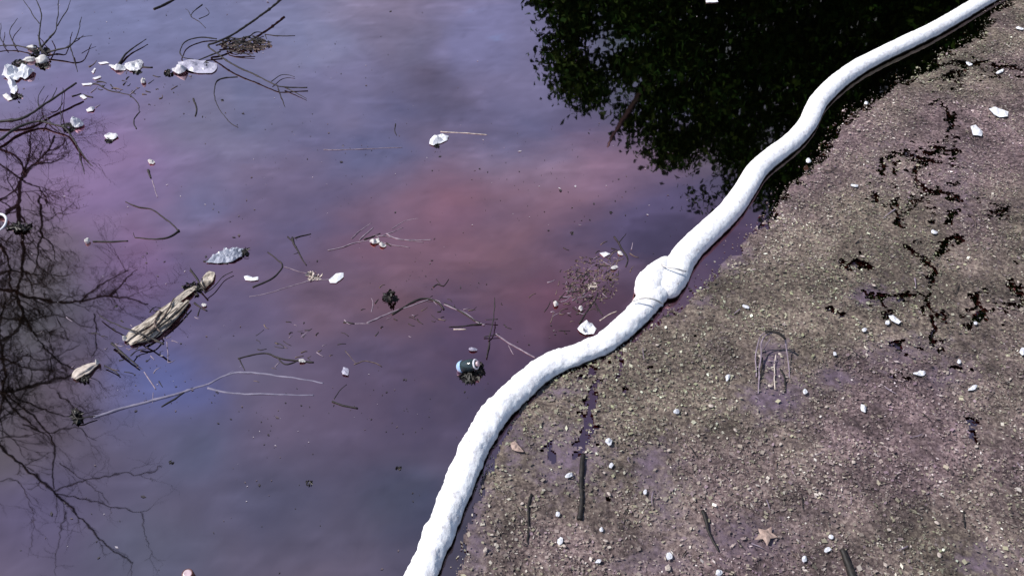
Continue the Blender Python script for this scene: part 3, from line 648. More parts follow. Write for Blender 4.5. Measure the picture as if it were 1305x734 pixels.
B('floating_stick', 'short dark stick cut by the top edge left of the long branch', 'stick', [([(196,12),(210,6),(226,-3)],3,2.4)])
B('floating_twig', 'thin twig pointing right off the brush clump', 'twig', [([(338,44),(356,46),(376,46)],1.3,.7), ([(338,44),(340,50)],1.5,1)])
B('floating_twig', 'thin knotted twig drifting below the crumpled paper at upper left', 'twig', [([(112,108),(124,108),(136,114),(150,118),(166,122),(176,132),(178,142)],1.8,1.1), ([(178,142),(172,150),(171,158),(174,164)],1.4,2)])
B('floating_twig', 'forked black twig with a hooked end left of the orange tuft', 'twig', [([(372,303),(375,312),(380,322),(390,338)],4,1.6), ([(375,303),(386,300),(396,298)],2,1), ([(366,302),(374,310)],2.4,1.4), ([(380,322),(374,324)],1.5,1)])
B('floating_twig', 'hooked dark twig left of the forked black twig', 'twig', [([(340,322),(352,330),(361,337),(356,347),(344,356),(322,366)],1.8,2.8)])
e = B('pale_stalks', 'sheaf of pale stalks crossing above the two white chips', 'stalks', [([(418,319),(436,316),(452,310),(476,306),(498,312),(522,316)],1.6,1), ([(448,304),(462,292),(474,284)],1.4,.7), ([(458,306),(470,296),(476,291)],2,1.5), ([(480,302),(500,296),(514,290)],1.2,.7), ([(492,298),(512,306),(550,306)],2,1.4), ([(476,300),(496,302),(540,310)],1.4,1), ([(500,292),(516,282),(534,278)],1,.6)], M_pale)
B('floating_twig', 'small black twig tucked behind the two white chips', 'twig', [([(464,305),(474,302),(484,298)],2.6,1.2)])
clump('leaf_tuft', 'buff tuft of leaves left of the white paper strip', 'leaves', 400, 352, 9, 6, 30, .03, .02, M_stalk)
B('pale_stalk', 'long pale stalk running down left from the buff tuft', 'stalk', [([(420,356),(396,358),(366,366),(340,374),(318,378)],1.4,1), ([(362,340),(380,346),(398,350)],1.2,1)], M_pale)
B('floating_twig', 'arched brown branch in the middle of the reddish sheen', 'branch', [([(500,401),(512,393),(530,382),(546,381),(560,386),(566,394)],3,3), ([(566,386),(588,398),(612,412)],2.2,3.2)], M_twig)
B('pale_stalk', 'pale split stalk beneath the arched brown branch', 'stalk', [([(468,412),(490,402),(520,390),(545,383)],2.4,1.6), ([(474,398),(476,388),(474,380)],1.6,1)], M_pale)
B('pale_stalk', 'pale stalk running from the arched branch to the cross twigs', 'stalk', [([(566,388),(590,398),(606,410),(618,414)],2.0,3.6)], M_pale)
B('pale_stalk', 'pale broken stalk ending against the boom right of the cross twigs', 'stalk', [([(632,426),(650,438),(668,448),(682,456)],3,2), ([(648,440),(654,452)],1.6,1)], M_pale)
B('floating_stick', 'dark stick with a bare white half, left of the cross twigs', 'stick', [([(572,417),(590,416),(604,414),(616,413)],1.4,2.6)])
B('peeled_stick', 'short peeled white stick beside the dark horizontal stick', 'stick', [([(577,419.5),(594,419)],2.2,2)], M_stalk)
B('floating_twig', 'crossed black twigs standing up above the floating bottle', 'twig', [([(622,432),(626,420),(630,404),(630,380)],2.2,1.2,.01,.12), ([(634,406),(618,408)],1.6,1,.03,.02), ([(616,430),(636,426)],1.8,1,.01,.02), ([(624,436),(622,446),(620,456)],2.4,2,.01,.01)])
B('floating_stick', 'short stick with black tip at the left of the pale stalks', 'stick', [([(438,411),(444,411),(452,412)],2.8,1.4), ], M_twig)
B('pale_stalk', 'thin pale stalk right of the black tipped stick', 'stalk', [([(452,412),(462,412),(472,412)],1.6,1.2)], M_pale)
B('floating_twig', 'small black hooked twig above the arched branch', 'twig', [([(552,366),(558,362),(566,364),(572,356)],2,1.2), ([(556,356),(562,364)],1.2,.8)])
clump('leaf_shade_clump', 'black clump of sodden leaves above the arched brown branch', 'leaves', 497, 378, 9, 7, 45, .07, .024)
B('floating_twig', 'curved twig looping beside a silver speck at centre left', 'twig', [([(304,457),(322,452),(340,450),(352,455),(370,459),(400,461)],2,2.4), ([(304,457),(308,464),(312,472)],1.8,1.4), ([(352,455),(362,464),(374,462),(382,458)],2,1.4), ([(350,436),(358,438),(362,443),(350,441)],1.4,1)])
B('floating_twig', 'angled black twig at the end of the pale submerged branches', 'twig', [([(424,511),(438,516),(456,520)],3.4,2.4), ([(425,508),(432,498),(442,490)],1.4,1)])
B('submerged_branch', 'long pale forked branch just under the surface below the twig loop', 'branch', [([(120,532),(160,520),(190,512),(226,502),(246,496),(266,490),(284,480),(312,474),(360,480),(412,488)],5,2.6,-.001,-.001), ([(266,494),(290,500),(330,502),(400,504)],4,2.4,-.001,-.001), ([(284,480),(298,472),(310,464)],1.6,1,-.001,-.001)], M_sub)
B('floating_twig', 'thin black twig lying along the long pale forked branch', 'twig', [([(206,518),(222,508),(236,498),(246,494)],2,2.8)])
B('pale_stalk', 'thin curved reddish stalk left of the bottle', 'stalk', [([(452,464),(466,460),(480,464),(486,468)],1.6,1), ([(440,446),(448,456),(454,464)],1.2,.8)], M_twig_brown)
B('floating_twig', 'dark arched twig leaning toward the knot in the boom', 'twig', [([(782,302),(790,314),(798,324),(800,332),(797,340)],2.8,2.2)])
B('floating_twig', 'forked dark twig above the white scrap against the boom', 'twig', [([(738,412),(746,400),(756,386),(762,374)],3,2), ([(758,386),(762,394),(768,402)],2.4,1.6)])
B('pale_stalk', 'pale straight stalk touching the boom beside the white scrap', 'stalk', [([(764,408),(774,402),(786,397)],2,1.6)], M_stalk)
e = empty('reed_debris', P(752, 362), 'loose raft of brown reed litter left of the knot in the boom', 'litter')
rn = random.Random(21)
for k in range(64):
    f = rn.random(); cx = 705 + 85 * f + rn.gauss(0, 12); cy = 405 - 85 * f + rn.gauss(0, 10); a = rn.uniform(-1.4, .4); l = rn.uniform(5, 16)
    from_bm('reed_stem', stem_bm([(cx, cy), (cx + l * math.cos(a) * .5, cy + l * math.sin(a) * .5 + rn.uniform(-2, 2)), (cx + l * math.cos(a), cy + l * math.sin(a))], 1.6, .9, seed=k), rn.choice([M_pale, M_twig_brown, M_twig_brown, M_twig]), e, True)
o = clump('wet_leaves', '', '', 754, 358, 34, 32, 260, .012, .012, M_twig_brown, e); kind(o, 'stuff')
o = clump('dark_leaves', '', '', 752, 362, 34, 30, 130, .012, .010, M_dark, e); kind(o, 'stuff')
clump('leaf_tuft', 'yellowish leaf tuft in the middle of the reed litter', 'leaves', 754, 364, 6, 5, 22, .03, .015, M_stalk)
B('floating_stick', 'pale peeled straw lying behind the crumpled white plate', 'stick', [([(562,168),(580,169),(598,170),(621,172)],1.6,1.2)], M_stalk)
B('pale_stalk', 'faint pale stalk at mid height left of the white plate', 'stalk', [([(412,191),(440,191),(470,190),(512,188)],1.3,.8), ], M_pale)
B('floating_twig', 'tiny vertical dark twig left of the white plate', 'twig', [([(504,158),(503,166),(506,173)],1.6,1.2)])
for k, (x, y, s, lab) in enumerate([(729,297,3,'round black seed floating in the pinkish sheen'),(393,616,5,'dark smudge of sunken leaf low in the blue water'),(508,596,4,'short dark leaf fragment low in the blue water near the boom'),(779,271,1.8,'tiny dark seed above the grey stain'),
        (283,128,2,'tiny dark seed left of the long curved twig'),(148,390,2,'small dark chip above the rotten log'),(218,589,3.2,'small dark leaf chip right of the lowest mirrored branches')]):
    clump('leaf_fragment', lab, 'leaf fragment', x, y, s, s * .7, 14, .01, .35 * s / ppm(x, y) + .004)

# sticks on the mat
B('sunken_stick', 'long dark stick standing out of the mat below the boom bend', 'stick', [([(743,578),(741,600),(741,630),(739,662)],7,7,.03,.03)], M_twig)
B('sunken_stick', 'thin black twig on the mat near the lower boom', 'twig', [([(677,630),(674,644),(673,666),(672,692)],4,2.2,.03,.03)])
B('sunken_stick', 'slanting dark stick on the mat at the bottom, middle of the right half', 'stick', [([(895,650),(900,668),(906,684),(915,702)],6,2.5,.03,.03)])
B('sunken_stick', 'thick black stick end slanting in from the bottom edge', 'stick', [([(1073,699),(1080,715),(1090,740),(1100,765)],9,13,.05,.02)])
B('sunken_stick', 'thin dark stick above the bottom edge at far right', 'stick', [([(1229,650),(1229,662),(1229,672)],2.6,2,.03,.03)])
e = empty('bent_reeds', P(985, 450), 'arch of bent reeds round a wet purple hollow in the mat', 'reeds')
for pts, w, mm2 in [([(966,500,.02),(969,460,.05),(970,436,.12),(978,426,.17),(990,424,.18),(1000,430,.15),(1003,442,.10),(1005,462,.05),(1007,482,.02)],2.2,M_pale),
   ([(975,424,.19),(984,423,.20),(995,426,.2),(1002,432,.18)],4.5,M_twig),([(964,480,.02),(964,450,.05),(970,428,.15),(978,425,.18)],2,M_pale),([(988,496,.02),(987,470,.03),(988,452,.04)],2,M_stalk),([(978,459,.05),(986,460,.05),(994,460,.05)],1.6,M_pale),([(994,470,.03),(1000,482,.03),(1000,500,.02)],3,M_twig),([(969,482,.03),(971,455,.04)],2.5,M_twig),([(974,446,.06),(982,432,.16)],1.8,M_pale)]:
    from_bm('reed_stem', stem_bm(pts, w, w * .8, seed=w), mm2, e, True)
rn = random.Random(31)                      # small sticks strewn over the mat
for k in range(46):
    while True:
        x, y = rn.uniform(620, 1300), rn.uniform(60, 730)
        if in_poly(np.array([x]), np.array([y]), MAT_EDGE)[0] and float(seg_dist(np.array([x]), np.array([y]), MAT_EDGE[:-2])[0]) > 18: break
    a = rn.uniform(0, math.pi); l = rn.uniform(6, 20)
    o = from_bm('twig_bit', stem_bm([(x, y), (x + .5 * l * math.cos(a) + rn.uniform(-2, 2), y + .5 * l * math.sin(a)), (x + l * math.cos(a), y + l * math.sin(a))], rn.uniform(1.2, 2.4), .8, z0=.034, z1=.036, seed=k), rn.choice([M_twig, M_twig_brown, M_pale]), None, True)
    origin_to(o, P(x, y)); tag(o, 'short thin twig bit lying loose on the brown debris mat', 'twig', 'loose twig bits on the mat')

# ================================================================ ROTTEN LOG
def log_bm(cl, seed):
    cl = [(a, b_, w, z * .45) for a, b_, w, z in cl]
    pts = [P(a, b_, z) for a, b_, w, z in cl]; rad = [w / 2 / ppm(a, b_) for a, b_, w, z in cl]
    pts, rad = catmull(pts, rad, .012); bm = bmesh.new(); rings = []; seg = 26; n = len(pts)
    for i in range(n):
        d = (pts[min(i + 3, n - 1)] - pts[max(i - 3, 0)]).normalized(); a = d.cross(Vector((0, 0, 1))).normalized(); b_ = a.cross(d).normalized(); ring = []
        for k in range(seg):
            th = 2 * math.pi * k / seg
            r = rad[i] * (1 + .30 * noise.noise(Vector((math.cos(th) * 2.2, math.sin(th) * 2.2, i * .07 + seed))) + .28 * noise.noise(Vector((math.cos(th) * 6, math.sin(th) * 6, i * .12 + seed))) + .1 * noise.noise(pts[i] * 60 + Vector((th * 3, 0, 0))))
            if i in (0, n - 1): r *= .7
            ring.append(bm.verts.new(pts[i] + (a * math.cos(th) + b_ * math.sin(th) * .45) * r + d * rad[i] * .5 * noise.noise(Vector((th * 2.3, i * .02, seed))) * (1 if i in (0, n - 1) else .2)))
        rings.append(ring)
    for r0, r1 in zip(rings[:-1], rings[1:]):
        for k in range(seg): bm.faces.new((r0[k], r0[(k + 1) % seg], r1[(k + 1) % seg], r1[k]))
    bm.faces.new(rings[0][::-1]); bm.faces.new(rings[-1]); return bm
e = empty('rotten_log', P(210, 405), 'pale rotten log broken open, floating at left of centre', 'log')
for k, cl in enumerate([[(160,434,7,.03),(172,423,11,.05),(190,411,11,.07),(210,395,10,.07),(228,381,7,.06)],[(165,438,6,.03),(180,430,12,.05),(198,419,13,.07),(216,402,11,.07),(232,386,8,.05)],
    [(184,432,7,.03),(198,425,10,.04),(214,412,10,.05),(228,397,8,.05),(240,383,6,.04)],[(205,398,6,.07),(222,386,9,.06),(238,373,9,.05),(250,365,6,.03)]]):
    from_bm('wood_slab', log_bm(cl, 1.0 + 3 * k), M_rot, e)
for k, l in enumerate([[(182,430),(200,418),(222,402),(240,384)],[(190,424),(205,408),(216,392),(222,380)],[(176,436),(190,434),(204,424)],[(204,398),(196,412),(204,424)]]):
    from_bm('bark_strip', stem_bm(l, 3.5, 2.0, z0=.045, z1=.045, seed=k, hump=.008), M_twig_brown if k % 2 else M_twig, e, True)
sheet('splintered_piece', '', '', [(256,358),(266,346),(274,348),(272,358),(262,368),(257,366)], M_rot, .03, .015, .01, e, .01)
o = clump('wet_leaves', '', '', 246, 368, 12, 9, 60, .05, .018, M_dark, e); kind(o, 'stuff')
o = clump('wet_leaves', '', '', 208, 404, 20, 12, 40, .08, .012, M_dark, e); kind(o, 'stuff')
B('floating_twig', 'straight black twig laid across the near end of the rotten log', 'twig', [([(126,402),(150,414),(178,424),(208,438)],1.6,3,.03,.09)])
B('floating_twig', 'black twig crossing the far end of the rotten log', 'twig', [([(244,344),(252,356),(261,373)],3.4,2.6,.10,.04), ([(262,374),(272,366),(284,352),(296,346)],1.6,1.2,.03,.02)])
B('floating_stick', 'two black sticks lying side by side left below the rotten log', 'stick', [([(142,438),(158,452),(176,466)],3.6,2.4,.03,.02), ([(134,466),(144,472),(152,478)],2.6,1.6,.02,.01), ([(166,454),(174,446),(186,444)],2,1.2,.03,.02)])
B('floating_twig', 'small black splinters right of the rotten log', 'twig', [([(248,386),(256,392),(264,396)],3,1.6), ([(252,402),(256,392)],2,1.4), ([(230,402),(236,396),(238,404)],2,1.2)])
e = empty('driftwood', P(108, 474), 'small white splintered driftwood caught in the twigs left of the rotten log', 'driftwood')
from_bm('heartwood', log_bm([(94,482,8,.03),(100,476,15,.04),(110,471,16,.04),(118,466,10,.03),(125,463,5,.03)], 4.0), M_stalk, e)
o = clump('wet_leaves', '', '', 105, 481, 10, 5, 40, .05, .016, M_dark, e); kind(o, 'stuff')
clump('leaf_shade_clump', 'black clump of leaves snagged below the white driftwood', 'leaves', 98, 530, 6, 9, 40, .05, .022)
B('dead_branch', 'broken dark branch jutting from the black leaf clump below the driftwood', 'branch', [([(92,522),(98,534),(110,532),(122,530)],3,1.4,.04,.02)])
e = B('pale_stalk', 'pale thin stalk hanging below the right side of the rotten log', 'stalk', [([(212,436),(213,450),(213,462)],1.4,1)], M_pale)
B('pale_stalk', 'short bright stalk drifting in the blue sheen below the log', 'stalk', [([(184,474),(190,484),(198,496)],1.6,1.8), ([(196,500),(194,514)],1,.8)], M_pale)
clump('leaf_shade_clump', 'black snarl of leaves at the left edge beside the white ring', 'leaves', 26, 290, 15, 5, 60, .05, .025)

# ================================================================ LITTER
SH = sheet
e = empty('crumpled_bag', P(25, 100), 'large crumpled white plastic bag at the upper left edge', 'plastic bag')
SH('bag_body', '', '', [(2,97),(12,91),(14,87),(24,89),(30,85),(38,87),(45,91),(40,96),(32,101),(26,99),(22,103),(12,103),(8,99)], M_white, .09, .03, .01, e)
SH('bag_tail', '', '', [(10,102),(18,104),(22,110),(22,118),(19,122),(14,118),(12,110)], M_white, .07, .025, .006, e)
SH('foam_strip', 'flat white strip of foam under the crumpled bag', 'foam', [(3,122),(8,119),(16,127),(10,129)], M_foam, .02, .02)
def chip(name, label, cat, cx, cy, rx, ry, h, m_=None, group=None, seed=0, base=.006):
    rs = random.Random(int(cx * 7 + cy * 13)); n = 9; poly = []; rot = rs.uniform(-.5, .5)
    for k in range(n):
        a = 2 * math.pi * (k + rs.uniform(-.3, .3)) / n; q = rs.uniform(.7, 1.2); x, y = rx * q * math.cos(a), ry * q * math.sin(a)
        poly.append((cx + x * math.cos(rot) - y * math.sin(rot), cy + x * math.sin(rot) + y * math.cos(rot)))
    return sheet(name, label, cat, poly, m_ or M_foam, max(h, .012), max(.008, .35 * min(rx, ry) / ppm(cx, cy)), base, None, .005, group, 1.6)
def lump(name, label, cat, cx, cy, rx, ry, h, m_=M_foam, group=None, seed=0):
    bm = bmesh.new(); bmesh.ops.create_icosphere(bm, subdivisions=3, radius=1); s = ppm(cx, cy); c = P(cx, cy, h * .35); sv = (sp_ + (cy - 367) / F * cp)
    for v in bm.verts:
        k = 1 + .45 * noise.noise(v.co * 1.6 + Vector((seed, cx, cy))) + .1 * noise.noise(v.co * 4 + Vector((cx, 0, 0)))
        v.co = c + Vector((v.co.x * rx / s * k, v.co.y * ry / s * k * 1.25, v.co.z * h * .65 * k))
    o = from_bm(name, bm, m_, None, True); origin_to(o, P(cx, cy)); return tag(o, label, cat, group)
lump('foam_lump', 'rounded white foam lump at the foot of the spreading dead branch', 'foam', 54, 77, 7, 5, .07)
lump('foam_lump', 'smaller white foam lump touching the rounded one on its left', 'foam', 38, 76, 7, 3, .04)
lump('foam_lump', 'small white foam bit above the two foam lumps', 'foam', 40, 61, 5, 2.6, .04)
clump('leaf_shade_clump', 'black flakes put in as shade under the rounded foam lump', 'leaves', 54, 83, 9, 4, 45, .03, .022)  # dark flakes stand in for the shade and reflection under the lump
clump('leaf_shade_clump', 'black wet leaves behind the crumpled white bag', 'leaves', 24, 81, 9, 4, 45, .03, .022)
clump('leaf_shade_clump', 'tangle of dark leaves in the fork of the spreading dead branch', 'leaves', 50, 66, 14, 7, 60, .08, .022)
clump('leaf_shade_clump', 'black flakes serving as shade below the tail of the white bag', 'leaves', 21, 123, 7, 4, 30, .03, .02)  # flakes added as the dark reflection below the bag tail
SH('crumpled_paper', 'larger crumpled white paper with a black twig behind it', 'paper', [(158,86),(160,82),(170,81),(180,78),(183,80),(181,86),(176,91),(166,91)], M_paper, .06, .02)
SH('crumpled_paper', 'smaller crumpled white paper left of the larger one', 'paper', [(139,85),(145,83),(150,86),(160,85),(160,90),(148,91)], M_paper, .04, .02)
B('floating_stick', 'short black stick behind the larger crumpled paper', 'stick', [([(180,85),(187,86),(194,86)],3,1.6)])
clump('leaf_shade_clump', 'black flakes added as shade beneath the larger crumpled paper', 'leaves', 175, 92, 6, 2, 22, .02, .018)  # shade under the paper built as dark flakes
SH('paper_strip', 'thin white strip left of the crumpled papers', 'paper', [(125,80),(136,79),(139,81),(128,82.5)], M_paper, .01, .02)
e = empty('plastic_sheet', P(258, 85), 'translucent grey plastic sheet with a crumpled white end', 'plastic sheet')
SH('sheet_body', '', '', [(226,80),(240,77),(262,78),(276,82),(277,88),(270,94),(252,94),(238,90),(230,86)], M_grey, .03, .03, .006, e)
SH('crumpled_end', '', '', [(219,88),(228,86),(240,88),(236,93),(228,95),(221,92)], M_paper, .06, .018, .012, e)
o = clump('wet_leaves', '', '', 263, 83, 5, 3, 18, .05, .02, M_dark, e); kind(o, 'stuff')
clump('leaf_shade_clump', 'black wet leaves at the left end of the grey plastic sheet', 'leaves', 215, 93, 6, 3, 30, .03, .02)
chip('foam_cup_piece', 'white foam cup piece beside black leaves on the forked branch', 'foam', 100, 159, 9, 4.6, .07, M_white)
clump('leaf_shade_clump', 'black wet leaves left of the white foam cup piece', 'leaves', 87, 162, 8, 5, 45, .05, .022)
SH('paper_scrap', 'white folded scrap below right of the foam cup piece', 'paper', [(133,173),(140,170),(149,171),(151,175),(144,179),(136,178)], M_paper, .05, .018)
clump('leaf_shade_clump', 'black flakes standing in for shade under the white folded scrap', 'leaves', 138, 179, 5, 3, 22, .02, .018)  # dark underside of the scrap, its shade modelled as flakes
SH('paper_scrap', 'small torn white scrap with a grey hole below the forked litter', 'paper', [(110,140),(115,137),(121,138),(119,142),(112,143)], M_paper, .03, .015)
chip('foam_bit', 'small white foam bit below the larger crumpled paper', 'foam', 183, 104, 3, 3.4, .05)
SH('paper_strip', 'faint white strip above the knotted thin twig', 'paper', [(104,107),(117,106),(118,108),(106,109.5)], M_paper, .01, .02)
SH('paper_strip', 'faint white strip with a dark end left of the knotted twig', 'paper', [(101,122),(106,121),(111,125),(106,127)], M_paper, .015, .015)
B('floating_twig', 'short dark twig beside the faint white strip', 'twig', [([(106,121),(112,123),(119,124)],2,1.4)])
SH('paper_strip', 'faint slanted pale strip left of the crumpled papers', 'paper', [(117,92),(121,87),(122,88),(119,94)], M_paper, .01, .015)
SH('paper_strip', 'faint pale strip below the slanted one', 'paper', [(118,100),(128,97),(129,99),(121,102)], M_paper, .01, .015)
chip('foam_bit', 'lone square white chip above the short dark stub', 'foam', 193, 207, 4, 3, .035)
lump('foam_ball', 'tiny white ball at the left tip of the straight dark stick', 'foam', 111, 307, 3, 2.8, .035)
SH('white_plate', 'crumpled white plate with a dark underside at upper centre', 'plate', [(547,184),(548,178),(554,173),(564,172),(572,174),(570,179),(562,183),(552,186)], M_white, .04, .02)
clump('leaf_shade_clump', 'black flakes making the shade under the crumpled white plate', 'leaves', 558, 186, 4, 2, 18, .015, .016)  # shade below the plate put in as black flakes
SH('paper_strip', 'white paper strip lying slanted at the centre left of the reddish sheen', 'paper', [(419,357),(428,349),(438,348),(438,353),(428,361),(421,361)], M_white, .02, .02)
chip('foam_bit', 'larger of two white chips on the sheaf of pale stalks', 'foam', 478, 308, 7, 3, .03)
chip('foam_bit', 'smaller of two white chips on the sheaf of pale stalks', 'foam', 488, 313.5, 4.4, 2.6, .03)
B('floating_twig', 'tiny dark twig right of the smaller white chip', 'twig', [([(492,310),(498,314)],2.4,1.2)])
SH('paper_strip', 'curled white strip left of the hooked dark twig', 'paper', [(311,353),(316,352),(322,354),(329,353),(329,357),(320,358),(313,357)], M_white, .02, .012)
SH('crumpled_scrap', 'crumpled white scrap with a dark hole pressed against the boom', 'plastic scrap', [(736,419),(740,414),(746,411),(755,413),(760,420),(756,426),(746,427),(740,424)], M_white, .06, .016)
clump('dark_leaf', 'dark leaf sticking to the crumpled white scrap', 'leaf', 744, 420, 3, 2.4, 10, .05, .012)
chip('foam_bit', 'white speck on the twig loop at centre left', 'foam', 385, 460, 4, 2.6, .03)
chip('foam_bit', 'white speck at the near tip of the rotten log', 'foam', 160, 433, 3.5, 2.6, .07)
chip('foam_bit', 'white speck at the tip of the small driftwood', 'foam', 125, 463, 2.8, 2.2, .06)
chip('foam_bit', 'white speck beside the black splinters right of the log', 'foam', 260, 389, 3, 2, .03)
chip('foam_bit', 'pale bubble left of the bottle above the reddish stalk', 'foam', 440, 474, 6, 5.5, .02, M_grey)
chip('foam_bit', 'white speck on the reed litter nearest the dark arched twig', 'foam', 790, 323, 4, 2, .025)
SH('paper_strip', 'folded pale strip on the upper end of the reed litter', 'paper', [(764,323),(772,321),(778,324),(770,328)], M_paper, .02, .012)
chip('foam_bit', 'white chip in the reed litter beneath the folded strip', 'foam', 783, 341, 5, 2.6, .03)
chip('foam_bit', 'small pale speck at the lower left of the reed litter', 'foam', 708, 388, 3, 3, .03)
chip('foam_bit', 'small pale speck right above the crumpled scrap', 'foam', 740, 394, 2.4, 2.2, .03)
SH('plastic_strip', 'short white strip at the top edge inside the dark mirror patch', 'plastic strip', [(899,1),(914,0),(915,3),(900,4)], M_white, .01, .02)
# ring at the left edge
bm = bmesh.new(); c = P(-5, 285, .01); pts = []
for k in range(25):
    a = 2 * math.pi * k / 24; pts.append(c + Vector((math.cos(a) * .075, math.sin(a) * .09, .02 * math.sin(a))))
add_tube(bm, pts, [.010] * 25, 8, cap=False); o = from_bm('plastic_ring', bm, M_white, None, True); origin_to(o, c); tag(o, 'white plastic ring cut by the left edge of the picture', 'plastic ring')

# lathe helper for bottle and can
def lathe_bm(prof, base, axis_, seg=24):
    axis_ = Vector(axis_).normalized(); a = axis_.orthogonal().normalized(); b_ = axis_.cross(a); bm = bmesh.new(); rings = []
    for h, r in prof:
        rings.append([bm.verts.new(base + axis_ * h + (a * math.cos(2 * math.pi * k / seg) + b_ * math.sin(2 * math.pi * k / seg)) * max(r, .0005)) for k in range(seg)])
    for r0, r1 in zip(rings[:-1], rings[1:]):
        for k in range(seg): bm.faces.new((r0[k], r0[(k + 1) % seg], r1[(k + 1) % seg], r1[k]))
    bm.faces.new(rings[0][::-1]); bm.faces.new(rings[-1]); bmesh.ops.recalc_face_normals(bm, faces=bm.faces); return bm
# dark bottle, pale blue label, white collar
b0 = P(585, 468, .015); b1 = P(607, 464, .075); ax = (b1 - b0); Lb = ax.length
e = empty('bottle', b0, 'dark plastic bottle with pale blue band and white collar floating near the boom', 'bottle')
from_bm('body', lathe_bm([(.012,.030),(.02,.040),(Lb * .55,.042),(Lb * .8,.040),(Lb * .95,.030),(Lb,.022)], b0, ax), M_bottle, e, True)
from_bm('label_band', lathe_bm([(-.006,.026),(0,.033),(.010,.0385),(.028,.0425),(.030,.0415)], b0, ax), M_blue, e, True)
rg = bmesh.new(); cc = b0 + ax.normalized() * (Lb * .97); nn = ax.normalized(); a = nn.orthogonal().normalized(); bb = nn.cross(a)
add_tube(rg, [cc + (a * math.cos(k * math.pi / 12) + bb * math.sin(k * math.pi / 12)) * .030 for k in range(25)], [.0065] * 25, 8, cap=False)
from_bm('collar', rg, M_white, e, True)
from_bm('cap', lathe_bm([(Lb,.018),(Lb + .018,.018),(Lb + .02,.015)], b0, ax), M_lid, e, True)
clump('leaf_shade_clump', 'black wet leaves caught beneath the dark bottle', 'leaves', 598, 480, 11, 8, 70, .03, .024)
clump('leaf_shade_clump', 'black wet leaves at the right of the dark bottle', 'leaves', 611, 471, 6, 7, 40, .05, .022)
chip('foam_bit', 'pale oval chip above the dark bottle', 'foam', 603, 446, 5, 2, .02, M_grey)
# can
b0 = P(245, 741, -.03)
e = empty('tin_can', P(245, 738), 'small rusty red can standing in the water at the bottom edge', 'can')
from_bm('body', lathe_bm([(0,.030),(.08,.031),(.105,.0305),(.112,.027)], b0, (.05, -.12, 1)), M_rust, e, True)
from_bm('lid', lathe_bm([(.112,.0225),(.116,.0225),(.117,.018)], b0, (.05, -.12, 1)), M_lid, e)
cc = b0 + Vector((.05, -.12, 1)).normalized() * .114; nn = Vector((.05, -.12, 1)).normalized(); a = nn.orthogonal().normalized(); bb = nn.cross(a); rg = bmesh.new()
add_tube(rg, [cc + (a * math.cos(k * math.pi / 12) + bb * math.sin(k * math.pi / 12)) * .0255 for k in range(25)], [.003] * 25, 6, cap=False); from_bm('rim', rg, M_rust, e, True)
# clear bottle / bag with dark cap
SH('plastic_bag', 'cloudy clear crumpled plastic bag with a black end above the rotten log', 'plastic bag', [(262,335),(272,326),(286,319),(300,316),(311,318),(308,328),(297,334),(280,336)], M_clear, .05, .018, .004, thick=.002, sharp=1.6)
clump('leaf_shade_clump', 'black leaf scraps at the right end of the clear plastic bag', 'leaves', 312, 321, 5, 5, 24, .05, .02)
B('floating_twig', 'thin black twig along the left side of the clear plastic bag', 'twig', [([(258,334),(272,334),(290,337)],2.6,1.6)])

# litter on the mat
mt = [([(1260,139),(1268,137),(1285,143),(1284,149),(1274,150),(1266,146)],'white pointed scrap of paper at the upper right of the mat'),
 ([(1237,162),(1243,160),(1252,168),(1251,174),(1240,173)],'rounded white scrap below the pointed one'),
 ([(1132,403),(1138,402),(1148,410),(1145,413),(1136,409)],'slanted white strip in the middle of the mat')]
for poly, lab in mt: SH('paper_scrap', lab, 'paper', poly, M_white, .025, .016, .04)
SH('leaf', 'pale pink curled leaf on the mat right of the lower boom', 'leaf', [(650,565),(656,562),(664,571),(668,576),(660,576),(653,573)], M_leafbr, .03, .012, .035)
def star_leaf(cx, cy, r, lab, m_):
    pts = []
    for k in range(10):
        a = 2 * math.pi * k / 10 + .2; q = r * (1.0 if k % 2 == 0 else .5) * random.uniform(.85, 1.1); pts.append((cx + q * math.cos(a), cy + q * .8 * math.sin(a)))
    SH('maple_leaf', lab, 'leaf', pts, m_, .02, .012, .04)
star_leaf(976, 682, 17, 'orange brown lobed leaf on the mat near the bottom', M_leafbr)
